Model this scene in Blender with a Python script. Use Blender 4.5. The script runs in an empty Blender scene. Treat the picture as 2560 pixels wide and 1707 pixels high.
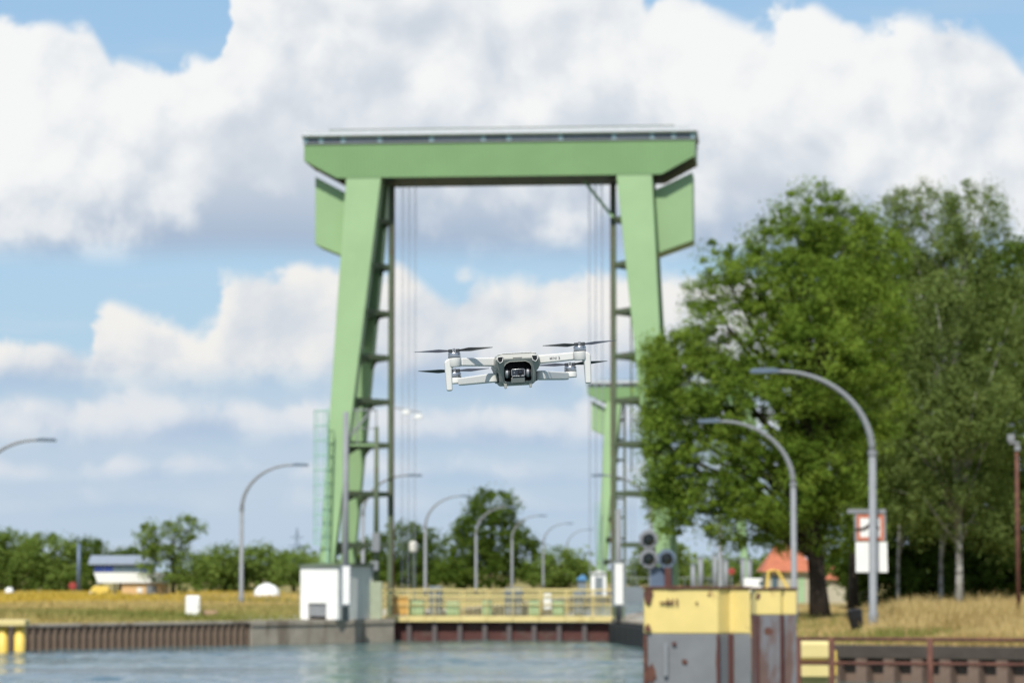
import bpy, bmesh, math, random
import numpy as np
from mathutils import Vector, Matrix
random.seed(7)
RNG = np.random.default_rng(11)
R = math.radians
SC = bpy.context.scene
COL = SC.collection

# ------------------------------------------------------------------ camera
FPX = 7700.0                      # focal length in pixels of the 2560 px wide photograph
HORIZON = 1430.0
CAMZ = 3.7                        # eye height above the canal water (z = 0)
ZG = 1.2                          # quay and meadow level
PITCH = math.atan((HORIZON - 853.5) / FPX)
cam_d = bpy.data.cameras.new('camera')
cam = bpy.data.objects.new('camera', cam_d)
COL.objects.link(cam)
cam.location = (0, 0, CAMZ)
cam.rotation_euler = (R(90) + PITCH, 0, 0)
cam_d.sensor_width = 36.0
cam_d.lens = FPX / 2560 * 36.0
cam_d.clip_start = 0.05
cam_d.clip_end = 20000
DRONE_D = 4.35
cam_d.dof.use_dof = True
cam_d.dof.focus_distance = DRONE_D
cam_d.dof.aperture_fstop = 15.5
cam_d.dof.aperture_blades = 0
SC.camera = cam

# ------------------------------------------------------------------ light and exposure
SUN_EL, SUN_AZ = R(50), R(15)     # the sun stands behind the camera, a little to its left
sun_dir = Vector((-math.sin(SUN_AZ) * math.cos(SUN_EL), -math.cos(SUN_AZ) * math.cos(SUN_EL), math.sin(SUN_EL)))
sl = bpy.data.lights.new('sun', 'SUN')
sl.energy = 5.0
sl.angle = R(0.53)
sl.color = (1.0, 0.955, 0.88)
sun = bpy.data.objects.new('sun', sl)
COL.objects.link(sun)
sun.rotation_euler = sun_dir.to_track_quat('Z', 'Y').to_euler()
SC.view_settings.view_transform = 'Standard'
SC.view_settings.look = 'None'
SC.view_settings.gamma = 1.0
SC.view_settings.exposure = 0.0
SC.view_settings.use_curve_mapping = False
SC.render.engine = 'CYCLES'
SC.cycles.use_denoising = True
SC.cycles.max_bounces = 6
SC.cycles.transparent_max_bounces = 4
SC.cycles.caustics_reflective = False
SC.cycles.caustics_refractive = False


def srgb(r, g, b):
    f = lambda c: c / 255 / 12.92 if c / 255 <= 0.04045 else ((c / 255 + 0.055) / 1.055) ** 2.4
    return (f(r), f(g), f(b), 1.0)


class NT:
    """small helper for building node trees"""
    def __init__(s, tree):
        s.t = tree

    def put(s, sock, v):
        if v is None:
            return
        if isinstance(v, bpy.types.NodeSocket):
            s.t.links.new(v, sock)
        else:
            sock.default_value = v

    def node(s, typ, **kw):
        n = s.t.nodes.new(typ)
        for k, v in kw.items():
            setattr(n, k, v)
        return n

    def m(s, op, a, b=None, c=None, clamp=False):
        n = s.node('ShaderNodeMath', operation=op, use_clamp=clamp)
        for i, v in enumerate((a, b, c)):
            s.put(n.inputs[i], v)
        return n.outputs[0]

    def rng(s, v, f0, f1, t0=0.0, t1=1.0, smooth=False):
        n = s.node('ShaderNodeMapRange', interpolation_type='SMOOTHSTEP' if smooth else 'LINEAR')
        for i, x in enumerate((v, f0, f1, t0, t1)):
            s.put(n.inputs[i], x)
        return n.outputs[0]

    def mix(s, f, a, b, blend='MIX'):
        n = s.node('ShaderNodeMix', data_type='RGBA', blend_type=blend)
        s.put(n.inputs[0], f)
        s.put(n.inputs[6], a)
        s.put(n.inputs[7], b)
        return n.outputs[2]

    def noise(s, vec, scale, detail=4.0, rough=0.55, dist=0.0, dims='3D'):
        n = s.node('ShaderNodeTexNoise', noise_dimensions=dims)
        s.put(n.inputs['Vector'], vec)
        n.inputs['Scale'].default_value = scale
        n.inputs['Detail'].default_value = detail
        n.inputs['Roughness'].default_value = rough
        n.inputs['Distortion'].default_value = dist
        return n.outputs[0]

    def xyz(s, x, y, z):
        n = s.node('ShaderNodeCombineXYZ')
        for i, v in enumerate((x, y, z)):
            s.put(n.inputs[i], v)
        return n.outputs[0]

    def curve(s, v, pts, x0, x1, y0, y1):
        """piecewise curve y(x) through pts"""
        n = s.node('ShaderNodeFloatCurve')
        c = n.mapping.curves[0]
        pts = sorted(pts)
        q = [((x - x0) / (x1 - x0), (y - y0) / (y1 - y0)) for x, y in pts]
        while len(c.points) < len(q):
            c.points.new(0.5, 0.5)
        for p, xy in zip(c.points, q):
            p.location = xy
            p.handle_type = 'AUTO_CLAMPED'
        n.mapping.update()
        s.put(n.inputs[1], s.rng(v, x0, x1))
        return s.rng(n.outputs[0], 0.0, 1.0, y0, y1)


# ------------------------------------------------------------------ sky: clear air and cumulus decks by direction
world = bpy.data.worlds.new('World')
SC.world = world
world.use_nodes = True
wt = world.node_tree
wt.nodes.clear()
w = NT(wt)
sky = w.node('ShaderNodeTexSky', sky_type='NISHITA', sun_disc=False)
sky.sun_elevation = SUN_EL
sky.sun_rotation = math.pi + SUN_AZ
sky.air_density = 1.0
sky.dust_density = 0.6
sky.ozone_density = 1.2
co = w.node('ShaderNodeTexCoord')
sep = w.node('ShaderNodeSeparateXYZ')
wt.links.new(co.outputs['Generated'], sep.inputs[0])
dx, dy, dz = sep.outputs
AZ = w.m('ARCTAN2', dx, dy)
EL = w.m('ARCSINE', w.m('MAXIMUM', w.m('MINIMUM', dz, 1.0), -1.0))
XP = w.m('PINGPONG', w.m('ADD', w.m('MULTIPLY', AZ, FPX), 1280.0 + 10 * 5120), 2560.0)   # the decks go on all round
EP = w.m('MULTIPLY', EL, FPX)                                           # height above the horizon
XN = w.m('MULTIPLY', AZ, FPX / 1000)
YN = w.m('MULTIPLY', EP, 1 / 1000)
pv = w.xyz(XN, YN, 0.0)
n_big = w.noise(pv, 1.7, 4.0, 0.5)
n_mid = w.noise(pv, 6.5, 4.0, 0.6, 0.25)
n_low = w.noise(w.xyz(XN, YN, 4.0), 1.3, 3.0, 0.5)
n_str = w.noise(w.xyz(w.m('MULTIPLY', XN, 0.8), w.m('MULTIPLY', YN, 5.0), 9.0), 2.2, 5.0, 0.55)
vor = w.node('ShaderNodeTexVoronoi', feature='SMOOTH_F1', voronoi_dimensions='2D')
wv = w.node('ShaderNodeVectorMath', operation='ADD')
wt.links.new(pv, wv.inputs[0])
wt.links.new(w.xyz(w.m('MULTIPLY', w.m('SUBTRACT', n_mid, 0.5), 0.22), w.m('MULTIPLY', w.m('SUBTRACT', n_big, 0.5), 0.25), 0.0), wv.inputs[1])
wt.links.new(wv.outputs[0], vor.inputs['Vector'])
vor.inputs['Scale'].default_value = 6.5
vor.inputs['Smoothness'].default_value = 0.7
# relief: how much thinner the cloud gets towards the sun (up and to the left)
e0 = w.noise(pv, 3.4, 5.0, 0.58, 0.2)
e1 = w.noise(w.xyz(w.m('ADD', XN, -0.035), w.m('ADD', YN, 0.055), 0.0), 3.4, 5.0, 0.58, 0.2)
relief = w.m('SUBTRACT', e0, e1)
bil = w.m('SUBTRACT', 0.5, vor.outputs['Distance'])                      # round billows
SKY_STRENGTH = 0.12
skyc = w.node('ShaderNodeVectorMath', operation='SCALE')
wt.links.new(sky.outputs[0], skyc.inputs[0])
skyc.inputs[3].default_value = SKY_STRENGTH
# thin pale veil low in the sky
veil = w.rng(EP, 0.0, 1600.0, 0.9, 0.35)
col = w.mix(veil, skyc.outputs[0], w.mix(w.rng(EP, 0.0, 1400.0), srgb(172, 200, 226), srgb(152, 198, 236)))
# thin high streaks
st = w.m('MULTIPLY', w.rng(n_str, 0.5, 0.75, 0.0, 1.0, True), w.rng(EP, 0.0, 800.0, 0.75, 0.15))
col = w.mix(st, col, srgb(214, 222, 230))
DECKS = [  # top profile (x, y in the photograph's scale), base profile, lit colour, shaded colour, edge widths, noise amplitude
    ([(0, 1235), (300, 1205), (620, 1240), (900, 1210), (1300, 1228), (2000, 1205), (2560, 1235)], 1290,
     srgb(212, 221, 231), srgb(176, 198, 222), 70, 50, 55, 0.7),
    ([(0, 1150), (200, 1160), (350, 1125), (560, 1110), (700, 1150), (900, 1105), (1200, 1130), (1700, 1120), (2560, 1140)], 1205,
     srgb(226, 230, 236), srgb(172, 195, 221), 70, 50, 55, 0.85),
    ([(0, 985), (200, 970), (420, 975), (560, 985), (640, 985), (800, 990), (1000, 1000), (1130, 990), (1300, 1005), (1500, 985), (2560, 985)], 1115,
     srgb(230, 233, 237), srgb(168, 191, 219), 60, 60, 60, 0.92),
    ([(0, 860), (110, 835), (215, 850), (250, 800), (348, 768), (440, 790), (500, 822), (545, 790), (575, 708), (630, 672), (860, 660),
      (985, 680), (1012, 660), (1061, 685), (1110, 712), (1180, 685), (1300, 680), (1415, 664), (1545, 672), (1740, 680), (2560, 690)], 980,
     srgb(242, 241, 238), srgb(168, 190, 217), 46, 80, 55, 1.0),
    ([(0, 50), (70, 55), (200, 52), (250, 100), (290, 150), (375, 152), (463, 118), (540, 150), (571, 55), (600, -60), (900, -140), (1300, -140),
      (1590, -60), (1640, 10), (1720, -5), (1830, 36), (1895, 34), (2015, 2), (2123, 52), (2150, 76), (2232, 72), (2287, 42), (2368, 48), (2440, 70),
      (2505, 110), (2560, 170)], 655,
     srgb(246, 247, 247), srgb(166, 185, 209), 50, 70, 62, 1.0),
]
pale = w.m('MULTIPLY', w.rng(EP, 560.0, 380.0, 0.0, 0.72, True), w.rng(n_big, 0.3, 0.62, 0.55, 1.0))
col = w.mix(pale, col, srgb(194, 209, 226))
TONE = w.curve(XP, [(0, .26), (250, .24), (460, .14), (640, -.14), (800, -.16), (1000, -.10), (1250, -.06), (1500, .02), (1800, .26), (2050, .26), (2300, .08), (2560, .0)], 0, 2560, -1, 1)
XW = w.m('ADD', XP, w.m('ADD', w.m('MULTIPLY', w.m('SUBTRACT', n_mid, 0.5), 130.0), w.m('MULTIPLY', bil, 60.0)))
for k_deck, (prof, base, lit, shade, w1, w2, amp, opac) in enumerate(DECKS):
    T = w.curve(XW, [(x, HORIZON - y) for x, y in prof], 0, 2560, -100, 1700)
    ed = w.m('ADD', w.m('MULTIPLY', w.m('SUBTRACT', n_mid, 0.5), amp * 2.4), w.m('MULTIPLY', bil, amp * 1.2))
    Tn = w.m('ADD', T, w.m('SUBTRACT', ed, amp * 0.12))
    Bn = w.m('ADD', HORIZON - base, w.m('MULTIPLY', w.m('SUBTRACT', n_low, 0.5), 60))
    up = w.rng(w.m('SUBTRACT', Tn, EP), 0.0, w1, 0, 1, True)
    dn = w.rng(w.m('SUBTRACT', EP, Bn), -w2 * 0.4, w2, 0, 1, True)
    mask = w.m('MULTIPLY', w.m('MULTIPLY', up, dn), opac)
    hgt = w.rng(EP, Bn, w.m('ADD', Bn, w.m('MINIMUM', w.m('MULTIPLY', w.m('SUBTRACT', T, HORIZON - base), 0.8), 460.0)), 0.0, 1.0)
    lum = w.m('ADD', w.m('MULTIPLY', hgt, 0.66), w.m('MULTIPLY', w.m('SUBTRACT', n_big, 0.46), 1.7))
    if k_deck == len(DECKS) - 1:
        lum = w.m('ADD', lum, w.m('SUBTRACT', TONE, 0.08))
    lum = w.m('ADD', lum, w.m('MULTIPLY', bil, 0.42))
    lum = w.m('ADD', lum, w.m('MULTIPLY', w.m('SUBTRACT', n_mid, 0.5), 0.35))
    lum = w.m('ADD', lum, w.m('MULTIPLY', relief, 1.5))
    lum = w.rng(lum, 0.0, 0.95, 0, 1, True)
    low = w.rng(EP, Bn, w.m('ADD', Bn, 260.0 if k_deck == len(DECKS) - 1 else 150.0), 0.0, 1.0, True)
    shade_c = w.mix(low, shade, srgb(206, 214, 224))
    midc = tuple(0.30 * p + 0.70 * q for p, q in zip(shade, lit))
    tone = w.mix(w.rng(lum, 0.0, 0.5), shade_c, w.mix(w.rng(lum, 0.5, 1.0), midc, lit))
    col = w.mix(mask, col, tone)
# above the decks in view: broken cumulus of the same kind
hn = w.noise(co.outputs['Generated'], 3.2, 6.0, 0.55)
hm = w.m('MULTIPLY', w.rng(hn, 0.50, 0.60, 0, 0.9, True), w.rng(EP, 1500.0, 2200.0, 0, 1, True))
col = w.mix(hm, col, w.mix(w.rng(hn, 0.52, 0.68), srgb(244, 245, 245), srgb(180, 196, 216)))
bg = w.node('ShaderNodeBackground')
wt.links.new(col, bg.inputs[0])
bg.inputs[1].default_value = 1.0
wo = w.node('ShaderNodeOutputWorld')
wt.links.new(bg.outputs[0], wo.inputs[0])
world.cycles.sampling_method = 'MANUAL'
world.cycles.sample_map_resolution = 512


# ------------------------------------------------------------------ photograph -> place
def P(x, y, D):
    """the point at forward distance D that the photograph shows at (x, y)"""
    u, v = (x - 1280.0) / FPX, (853.5 - y) / FPX
    t = D / (math.cos(PITCH) - v * math.sin(PITCH))
    return Vector((u * t, D, CAMZ + (math.sin(PITCH) + v * math.cos(PITCH)) * t))


def GD(y, z=ZG):
    """forward distance of a level z seen at image row y"""
    v = (853.5 - y) / FPX
    s = (math.sin(PITCH) + v * math.cos(PITCH)) / (math.cos(PITCH) - v * math.sin(PITCH))
    return (z - CAMZ) / s


def GX(x, D, z=ZG):
    """a point of level z at distance D in image column x"""
    p = P(x, HORIZON + (CAMZ - z) * FPX / D, D)
    return Vector((p.x, D, z))


def HZ(y, D):
    return P(1280, y, D).z


# ------------------------------------------------------------------ materials
MATS = {}


def mat(name, c, rough=0.6, metal=0.0, var=0.10, vscale=3.0, spec=0.4, c2=None, c2amt=0.0, c2scale=1.5, c2thr=0.6, bump=0.0, bscale=20.0, streak=False, coat=0.0):
    if name in MATS:
        return MATS[name]
    mt = bpy.data.materials.new(name)
    mt.use_nodes = True
    t = mt.node_tree
    n = NT(t)
    b = t.nodes['Principled BSDF']
    tc = n.node('ShaderNodeTexCoord')
    vec = tc.outputs['Object']
    col = tuple(c) if len(c) == 4 else (*c, 1)
    nz = n.noise(vec, vscale, 4.0, 0.6)
    f = n.rng(nz, 0.3, 0.7, 1 - var, 1 + var)
    sc = n.node('ShaderNodeVectorMath', operation='SCALE')
    sc.inputs[0].default_value = col[:3]
    t.links.new(f, sc.inputs[3])
    out = sc.outputs[0]
    if c2:
        v2 = vec
        if streak:
            mp = n.node('ShaderNodeMapping')
            mp.inputs['Scale'].default_value = (1, 1, 0.22)
            t.links.new(vec, mp.inputs[0])
            v2 = mp.outputs[0]
        z2 = n.noise(v2, c2scale, 6.0, 0.62)
        k = n.rng(z2, c2thr - 0.06, c2thr + 0.06, 0.0, c2amt, True)
        out = n.mix(k, out, tuple(c2) if len(c2) == 4 else (*c2, 1))
    n.put(b.inputs['Base Color'], out)
    b.inputs['Roughness'].default_value = rough
    b.inputs['Metallic'].default_value = metal
    b.inputs['Specular IOR Level'].default_value = spec
    b.inputs['Coat Weight'].default_value = coat
    if bump:
        bn = n.node('ShaderNodeBump')
        bn.inputs['Strength'].default_value = bump
        bn.inputs['Distance'].default_value = 0.02
        t.links.new(n.noise(vec, bscale, 5.0, 0.6), bn.inputs['Height'])
        t.links.new(bn.outputs[0], b.inputs['Normal'])
    MATS[name] = mt
    return mt


GREEN = mat('pale_green_paint', srgb(139, 169, 123), 0.5, var=0.05, vscale=0.5, c2=srgb(126, 146, 110), c2amt=0.35, c2scale=0.6, c2thr=0.66, streak=True)
GREENC = mat('green_cladding', srgb(123, 155, 108), 0.5, var=0.05, vscale=0.4, c2=srgb(120, 150, 105), c2amt=0.3, c2scale=0.5, c2thr=0.66, streak=True)
GREEND = mat('weathered_green_steel', srgb(88, 100, 76), 0.6, var=0.15, vscale=1.0, c2=srgb(88, 74, 58), c2amt=0.6, c2scale=2.0, c2thr=0.6)
GREEN_SHADE = mat('shade_darkened_green', srgb(46, 62, 50), 0.6, var=0.15, vscale=1.0)  # green darkened: shade under the beam and between the legs put into the colour
GALV = mat('galvanised_steel', srgb(130, 133, 136), 0.55, 0.0, var=0.08, vscale=2.0)
GALVD = mat('blue_grey_steel', srgb(96, 110, 130), 0.45, 0.2, var=0.08)
LAMPHEAD = mat('lamp_head_grey', srgb(98, 112, 128), 0.45, 0.1, var=0.06)
WHITE = mat('white_paint', (0.80, 0.80, 0.77), 0.45, var=0.04, vscale=1.0, c2=srgb(170, 165, 150), c2amt=0.25, c2scale=1.2, c2thr=0.68, streak=True)
OFFW = mat('off_white_sheet', (0.66, 0.66, 0.62), 0.5, var=0.08, vscale=1.0)
ROOFW = mat('pale_roof_sheet', (0.50, 0.52, 0.54), 0.45, var=0.06)
TEAL = mat('pale_teal_mesh_steel', srgb(150, 190, 172), 0.5)
GLASS = mat('dark_window_glass', srgb(84, 102, 112), 0.15, spec=0.7, var=0.2)
GLASSG = mat('blind_grey_glass', srgb(130, 138, 145), 0.25, spec=0.5, var=0.1)
MULL = mat('pale_blue_mullion', srgb(165, 195, 200), 0.5)
ROPE = mat('steel_rope', srgb(150, 156, 170), 0.5, 0.3)
YEL = mat('yellow_paint', srgb(220, 198, 124), 0.5, var=0.07, vscale=1.2, c2=srgb(120, 70, 44), c2amt=0.9, c2scale=1.1, c2thr=0.635, bump=0.15)
YELL = mat('pale_yellow_paint', srgb(214, 196, 134), 0.5, var=0.06, vscale=1.0, c2=srgb(160, 130, 70), c2amt=0.5, c2scale=1.5, c2thr=0.64)
YELC = mat('clean_yellow_paint', srgb(226, 194, 92), 0.45, var=0.06)
ORANGE = mat('orange_paint', srgb(206, 160, 84), 0.5)
DOLR = mat('rusty_brown_steel', srgb(98, 78, 72), 0.7, 0.0, var=0.15, vscale=1.2, c2=srgb(112, 114, 118), c2amt=0.95, c2scale=1.6, c2thr=0.48, bump=0.25, streak=True)
DOLG = mat('grey_steel_with_rust', srgb(118, 120, 122), 0.6, 0.0, var=0.12, vscale=1.2, c2=srgb(100, 62, 48), c2amt=0.75, c2scale=0.9, c2thr=0.60, bump=0.2, streak=True)
RUST = mat('rust', srgb(92, 60, 50), 0.85, var=0.25, vscale=4.0, c2=srgb(116, 78, 60), c2amt=0.6, c2scale=3.0, c2thr=0.55, bump=0.3)
RUSTD = mat('dark_rusty_steel', srgb(84, 50, 45), 0.75, var=0.2, vscale=1.5, c2=srgb(92, 80, 74), c2amt=0.5, c2scale=1.0, c2thr=0.58)
PILE = mat('sheet_pile_steel', srgb(112, 94, 82), 0.8, var=0.2, vscale=1.5, c2=srgb(78, 55, 42), c2amt=0.7, c2scale=1.2, c2thr=0.56, bump=0.3)
PILEL = mat('sheet_pile_brown', srgb(122, 104, 88), 0.85, var=0.35, vscale=0.5, c2=srgb(112, 86, 66), c2amt=0.6, c2scale=0.9, c2thr=0.6, bump=0.3)
CAPD = mat('dark_coping', srgb(68, 61, 54), 0.85, var=0.2, vscale=1.5, bump=0.3)
CONC = mat('stained_concrete', srgb(160, 150, 136), 0.9, var=0.15, vscale=1.0, c2=srgb(105, 90, 76), c2amt=0.7, c2scale=0.7, c2thr=0.55, bump=0.3, streak=True)
CONCL = mat('pale_concrete', srgb(172, 168, 156), 0.9, var=0.1, vscale=1.0, c2=srgb(130, 126, 112), c2amt=0.5, c2scale=0.5, c2thr=0.55, bump=0.2)
BLACKR = mat('black_rubber', (0.012, 0.015, 0.02), 0.6, var=0.3, vscale=3.0)
BLACK = mat('black_plastic', (0.012, 0.012, 0.014), 0.4, var=0.1)
SIGNALW = mat('signal_rim_white', (0.20, 0.205, 0.22), 0.5)
LENSD = mat('unlit_signal_lens', (0.01, 0.014, 0.012), 0.15, spec=0.6)
RED = mat('red_paint', srgb(150, 58, 52), 0.5)
SIGNR = mat('sign_red', srgb(190, 112, 84), 0.45)
ROOFT = mat('orange_roof_tiles', srgb(174, 104, 76), 0.8, var=0.12, vscale=3.0, c2=srgb(140, 78, 56), c2amt=0.5, c2scale=2.0, c2thr=0.58, bump=0.5, bscale=6.0)
WALLC = mat('cream_render', srgb(172, 166, 146), 0.9, var=0.06)
BRICK = mat('sand_brick', srgb(214, 176, 128), 0.9, var=0.1, vscale=4.0)
SLATE = mat('grey_roof_sheet', srgb(138, 146, 158), 0.6, var=0.08)
BARK = mat('dark_bark', srgb(46, 39, 32), 0.95, var=0.3, vscale=3.0, bump=0.6, bscale=9)
BIRCH = mat('birch_bark', srgb(160, 159, 155), 0.8, var=0.1, vscale=2.0, c2=srgb(48, 44, 40), c2amt=0.85, c2scale=1.4, c2thr=0.56, bump=0.3)
GREYBOX = mat('grey_machine_paint', srgb(120, 128, 132), 0.5)
GREENBOX = mat('green_machine_paint', srgb(150, 178, 140), 0.5)
BLUE = mat('blue_paint', srgb(90, 140, 185), 0.5)
BLUEGL = mat('deep_blue_glass', srgb(40, 58, 120), 0.15, spec=0.6, var=0.25, vscale=0.8)
# drone
DRW = mat('light_grey_plastic', (0.645, 0.64, 0.61), 0.42, var=0.015, vscale=60)
DRG = mat('grey_shell_plastic', (0.32, 0.325, 0.295), 0.42, var=0.02, vscale=60)
DRK = mat('dark_grey_plastic', (0.05, 0.055, 0.06), 0.4, var=0.05, vscale=60)
BLADE = mat('blade_plastic', (0.028, 0.028, 0.034), 0.38, var=0.05, vscale=60)
MOTOR = mat('brushed_motor_metal', (0.42, 0.43, 0.45), 0.28, 0.9, var=0.05, vscale=90)
CAVITY = mat('camera_bay_black', (0.006, 0.007, 0.008), 0.5, var=0.05, vscale=60)
GIMB = mat('gimbal_black', (0.03, 0.03, 0.032), 0.3, 0.3, var=0.05, vscale=60)
GIMR = mat('gimbal_rim_grey', (0.35, 0.36, 0.37), 0.3, 0.6, var=0.05, vscale=60)
LENSG = mat('lens_glass', (0.01, 0.012, 0.02), 0.03, spec=1.0, var=0.02, vscale=60)
INK = mat('grey_print', (0.15, 0.15, 0.16), 0.6, var=0.02, vscale=60)


def leaf_mat(name, c1, c2, trans=0.35):
    mt = bpy.data.materials.new(name)
    mt.use_nodes = True
    t = mt.node_tree
    t.nodes.clear()
    n = NT(t)
    at = n.node('ShaderNodeAttribute', attribute_name='tint')
    base = n.mix(at.outputs['Fac'], (*c1, 1), (*c2, 1))
    d = n.node('ShaderNodeBsdfDiffuse')
    t.links.new(base, d.inputs[0])
    tr = n.node('ShaderNodeBsdfTranslucent')
    t.links.new(n.mix(1.0, base, (1.25, 1.15, 0.5, 1), 'MULTIPLY'), tr.inputs[0])
    g = n.node('ShaderNodeBsdfGlossy')
    g.inputs['Roughness'].default_value = 0.45
    g.inputs[0].default_value = (0.9, 1, 0.9, 1)
    mx = n.node('ShaderNodeMixShader')
    mx.inputs[0].default_value = trans
    t.links.new(d.outputs[0], mx.inputs[1])
    t.links.new(tr.outputs[0], mx.inputs[2])
    mx2 = n.node('ShaderNodeMixShader')
    mx2.inputs[0].default_value = 0.0
    t.links.new(mx.outputs[0], mx2.inputs[1])
    t.links.new(g.outputs[0], mx2.inputs[2])
    o = n.node('ShaderNodeOutputMaterial')
    t.links.new(mx2.outputs[0], o.inputs[0])
    return mt


LEAF_A = leaf_mat('maple_leaves', (0.09, 0.162, 0.022), (0.235, 0.325, 0.054))
LEAF_B = leaf_mat('birch_leaves', (0.105, 0.16, 0.045), (0.23, 0.295, 0.095))
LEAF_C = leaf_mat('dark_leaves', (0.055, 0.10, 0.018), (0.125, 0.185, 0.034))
LEAF_D = leaf_mat('bush_leaves', (0.105, 0.17, 0.035), (0.21, 0.28, 0.07))
GRASS_T = leaf_mat('dry_grass', (0.42, 0.31, 0.13), (0.62, 0.49, 0.25), 0.35)
GRASS_G = leaf_mat('meadow_grass', (0.15, 0.19, 0.045), (0.52, 0.40, 0.18), 0.3)
FLOWER = leaf_mat('yellow_flowers', (0.48, 0.33, 0.05), (0.60, 0.45, 0.10), 0.3)


# ------------------------------------------------------------------ mesh helpers
class MB:
    def __init__(s):
        s.v, s.f = [], []

    def add(s, vs, fs):
        o = len(s.v)
        s.v += [tuple(x) for x in vs]
        s.f += [tuple(i + o for i in f) for f in fs]
        return s

    def box(s, x0, x1, y0, y1, z0, z1, M=None):
        vs = [Vector((x, y, z)) for z in (z0, z1) for y in (y0, y1) for x in (x0, x1)]
        if M:
            vs = [M @ q for q in vs]
        return s.add(vs, [(0, 2, 3, 1), (4, 5, 7, 6), (0, 1, 5, 4), (2, 6, 7, 3), (0, 4, 6, 2), (1, 3, 7, 5)])

    def beam(s, a, b, wd, hg, up=(0, 0, 1)):
        a, b = Vector(a), Vector(b)
        d = (b - a).normalized()
        u = Vector(up)
        if abs(d.dot(u)) > 0.98:
            u = Vector((0, 1, 0))
        sx = d.cross(u).normalized() * wd / 2
        sz = sx.cross(d).normalized() * hg / 2
        vs = [p + i * sx + j * sz for p in (a, b) for i, j in ((-1, -1), (1, -1), (1, 1), (-1, 1))]
        return s.add(vs, [(0, 1, 2, 3), (7, 6, 5, 4), (0, 4, 5, 1), (1, 5, 6, 2), (2, 6, 7, 3), (3, 7, 4, 0)])

    def path(s, pts, rad, n=10, caps=True):
        pts = [Vector(p) for p in pts]
        if not hasattr(rad, '__len__'):
            rad = [rad] * len(pts)
        rad = [float(q) for q in rad]
        rings = []
        ref = None
        for i, p in enumerate(pts):
            d = (pts[min(i + 1, len(pts) - 1)] - pts[max(i - 1, 0)]).normalized()
            if ref is None:
                ref = d.orthogonal().normalized()
            ref = (ref - d * ref.dot(d))
            ref = ref.normalized() if ref.length > 1e-6 else d.orthogonal().normalized()
            bi = d.cross(ref)
            rings.append([p + rad[i] * (math.cos(2 * math.pi * k / n) * ref + math.sin(2 * math.pi * k / n) * bi) for k in range(n)])
        vs = [q for r in rings for q in r]
        fs = [(i * n + k, i * n + (k + 1) % n, (i + 1) * n + (k + 1) % n, (i + 1) * n + k) for i in range(len(pts) - 1) for k in range(n)]
        if caps:
            fs += [tuple(range(n - 1, -1, -1)), tuple((len(pts) - 1) * n + k for k in range(n))]
        return s.add(vs, fs)

    def tube(s, a, b, r0, r1=None, n=10):
        return s.path([a, b], [r0, r0 if r1 is None else r1], n)

    def prism(s, poly, y0, y1, axis='y', M=None):
        """extrude a 2-D outline (x, z) along y, or (y, z) along x, or (x, y) along z"""
        n = len(poly)
        mk = {'y': lambda p, t: Vector((p[0], t, p[1])), 'x': lambda p, t: Vector((t, p[0], p[1])), 'z': lambda p, t: Vector((p[0], p[1], t))}[axis]
        vs = [mk(p, t) for t in (y0, y1) for p in poly]
        if M:
            vs = [M @ q for q in vs]
        return s.add(vs, [tuple(range(n)), tuple(range(2 * n - 1, n - 1, -1))] + [(i, i + n, (i + 1) % n + n, (i + 1) % n) for i in range(n)])

    def lathe(s, prof, n=20, M=None):
        vs, fs = [], []
        for r, z in prof:
            for k in range(n):
                a = 2 * math.pi * k / n
                q = Vector((r * math.cos(a), r * math.sin(a), z))
                vs.append(M @ q if M else q)
        for i in range(len(prof) - 1):
            for k in range(n):
                fs.append((i * n + k, i * n + (k + 1) % n, (i + 1) * n + (k + 1) % n, (i + 1) * n + k))
        fs += [tuple(range(n - 1, -1, -1)), tuple((len(prof) - 1) * n + k for k in range(n))]
        return s.add(vs, fs)

    def build(s, name, material, parent=None, bevel=0.0, smooth=False, loc=None, seg=2, fix=True):
        me = bpy.data.meshes.new(name)
        me.from_pydata(s.v, [], s.f)
        if fix:
            bm = bmesh.new()
            bm.from_mesh(me)
            bmesh.ops.recalc_face_normals(bm, faces=bm.faces)
            bm.to_mesh(me)
            bm.free()
        me.materials.append(material)
        if smooth:
            me.polygons.foreach_set('use_smooth', [True] * len(me.polygons))
        o = bpy.data.objects.new(name, me)
        COL.objects.link(o)
        if parent:
            o.parent = parent
        if loc:
            o.location = loc
        if bevel:
            m = o.modifiers.new('bevel', 'BEVEL')
            m.width = bevel
            m.segments = seg
            m.limit_method = 'ANGLE'
            m.angle_limit = R(35)
            m.harden_normals = True
            me.polygons.foreach_set('use_smooth', [True] * len(me.polygons))
        return o


def smooth_by_angle(o, deg=40):
    me = o.data
    me.polygons.foreach_set('use_smooth', [True] * len(me.polygons))
    me.set_sharp_from_angle(angle=R(deg))


def tag(o, label=None, cat=None, group=None, kind=None):
    if label:
        o['label'] = label
    if cat:
        o['category'] = cat
    if group:
        o['group'] = group
    if kind:
        o['kind'] = kind
    return o


def thing(name, label, cat, loc=(0, 0, 0), rz=0.0, group=None):
    o = bpy.data.objects.new(name, None)
    COL.objects.link(o)
    o.empty_display_size = 0.3
    o.location = loc
    o.rotation_euler = (0, 0, rz)
    return tag(o, label, cat, group)


def copy_tree(o, parent=None):
    c = o.copy()
    COL.objects.link(c)
    c.parent = parent
    for ch in list(o.children):
        copy_tree(ch, c)
    return c


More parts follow.
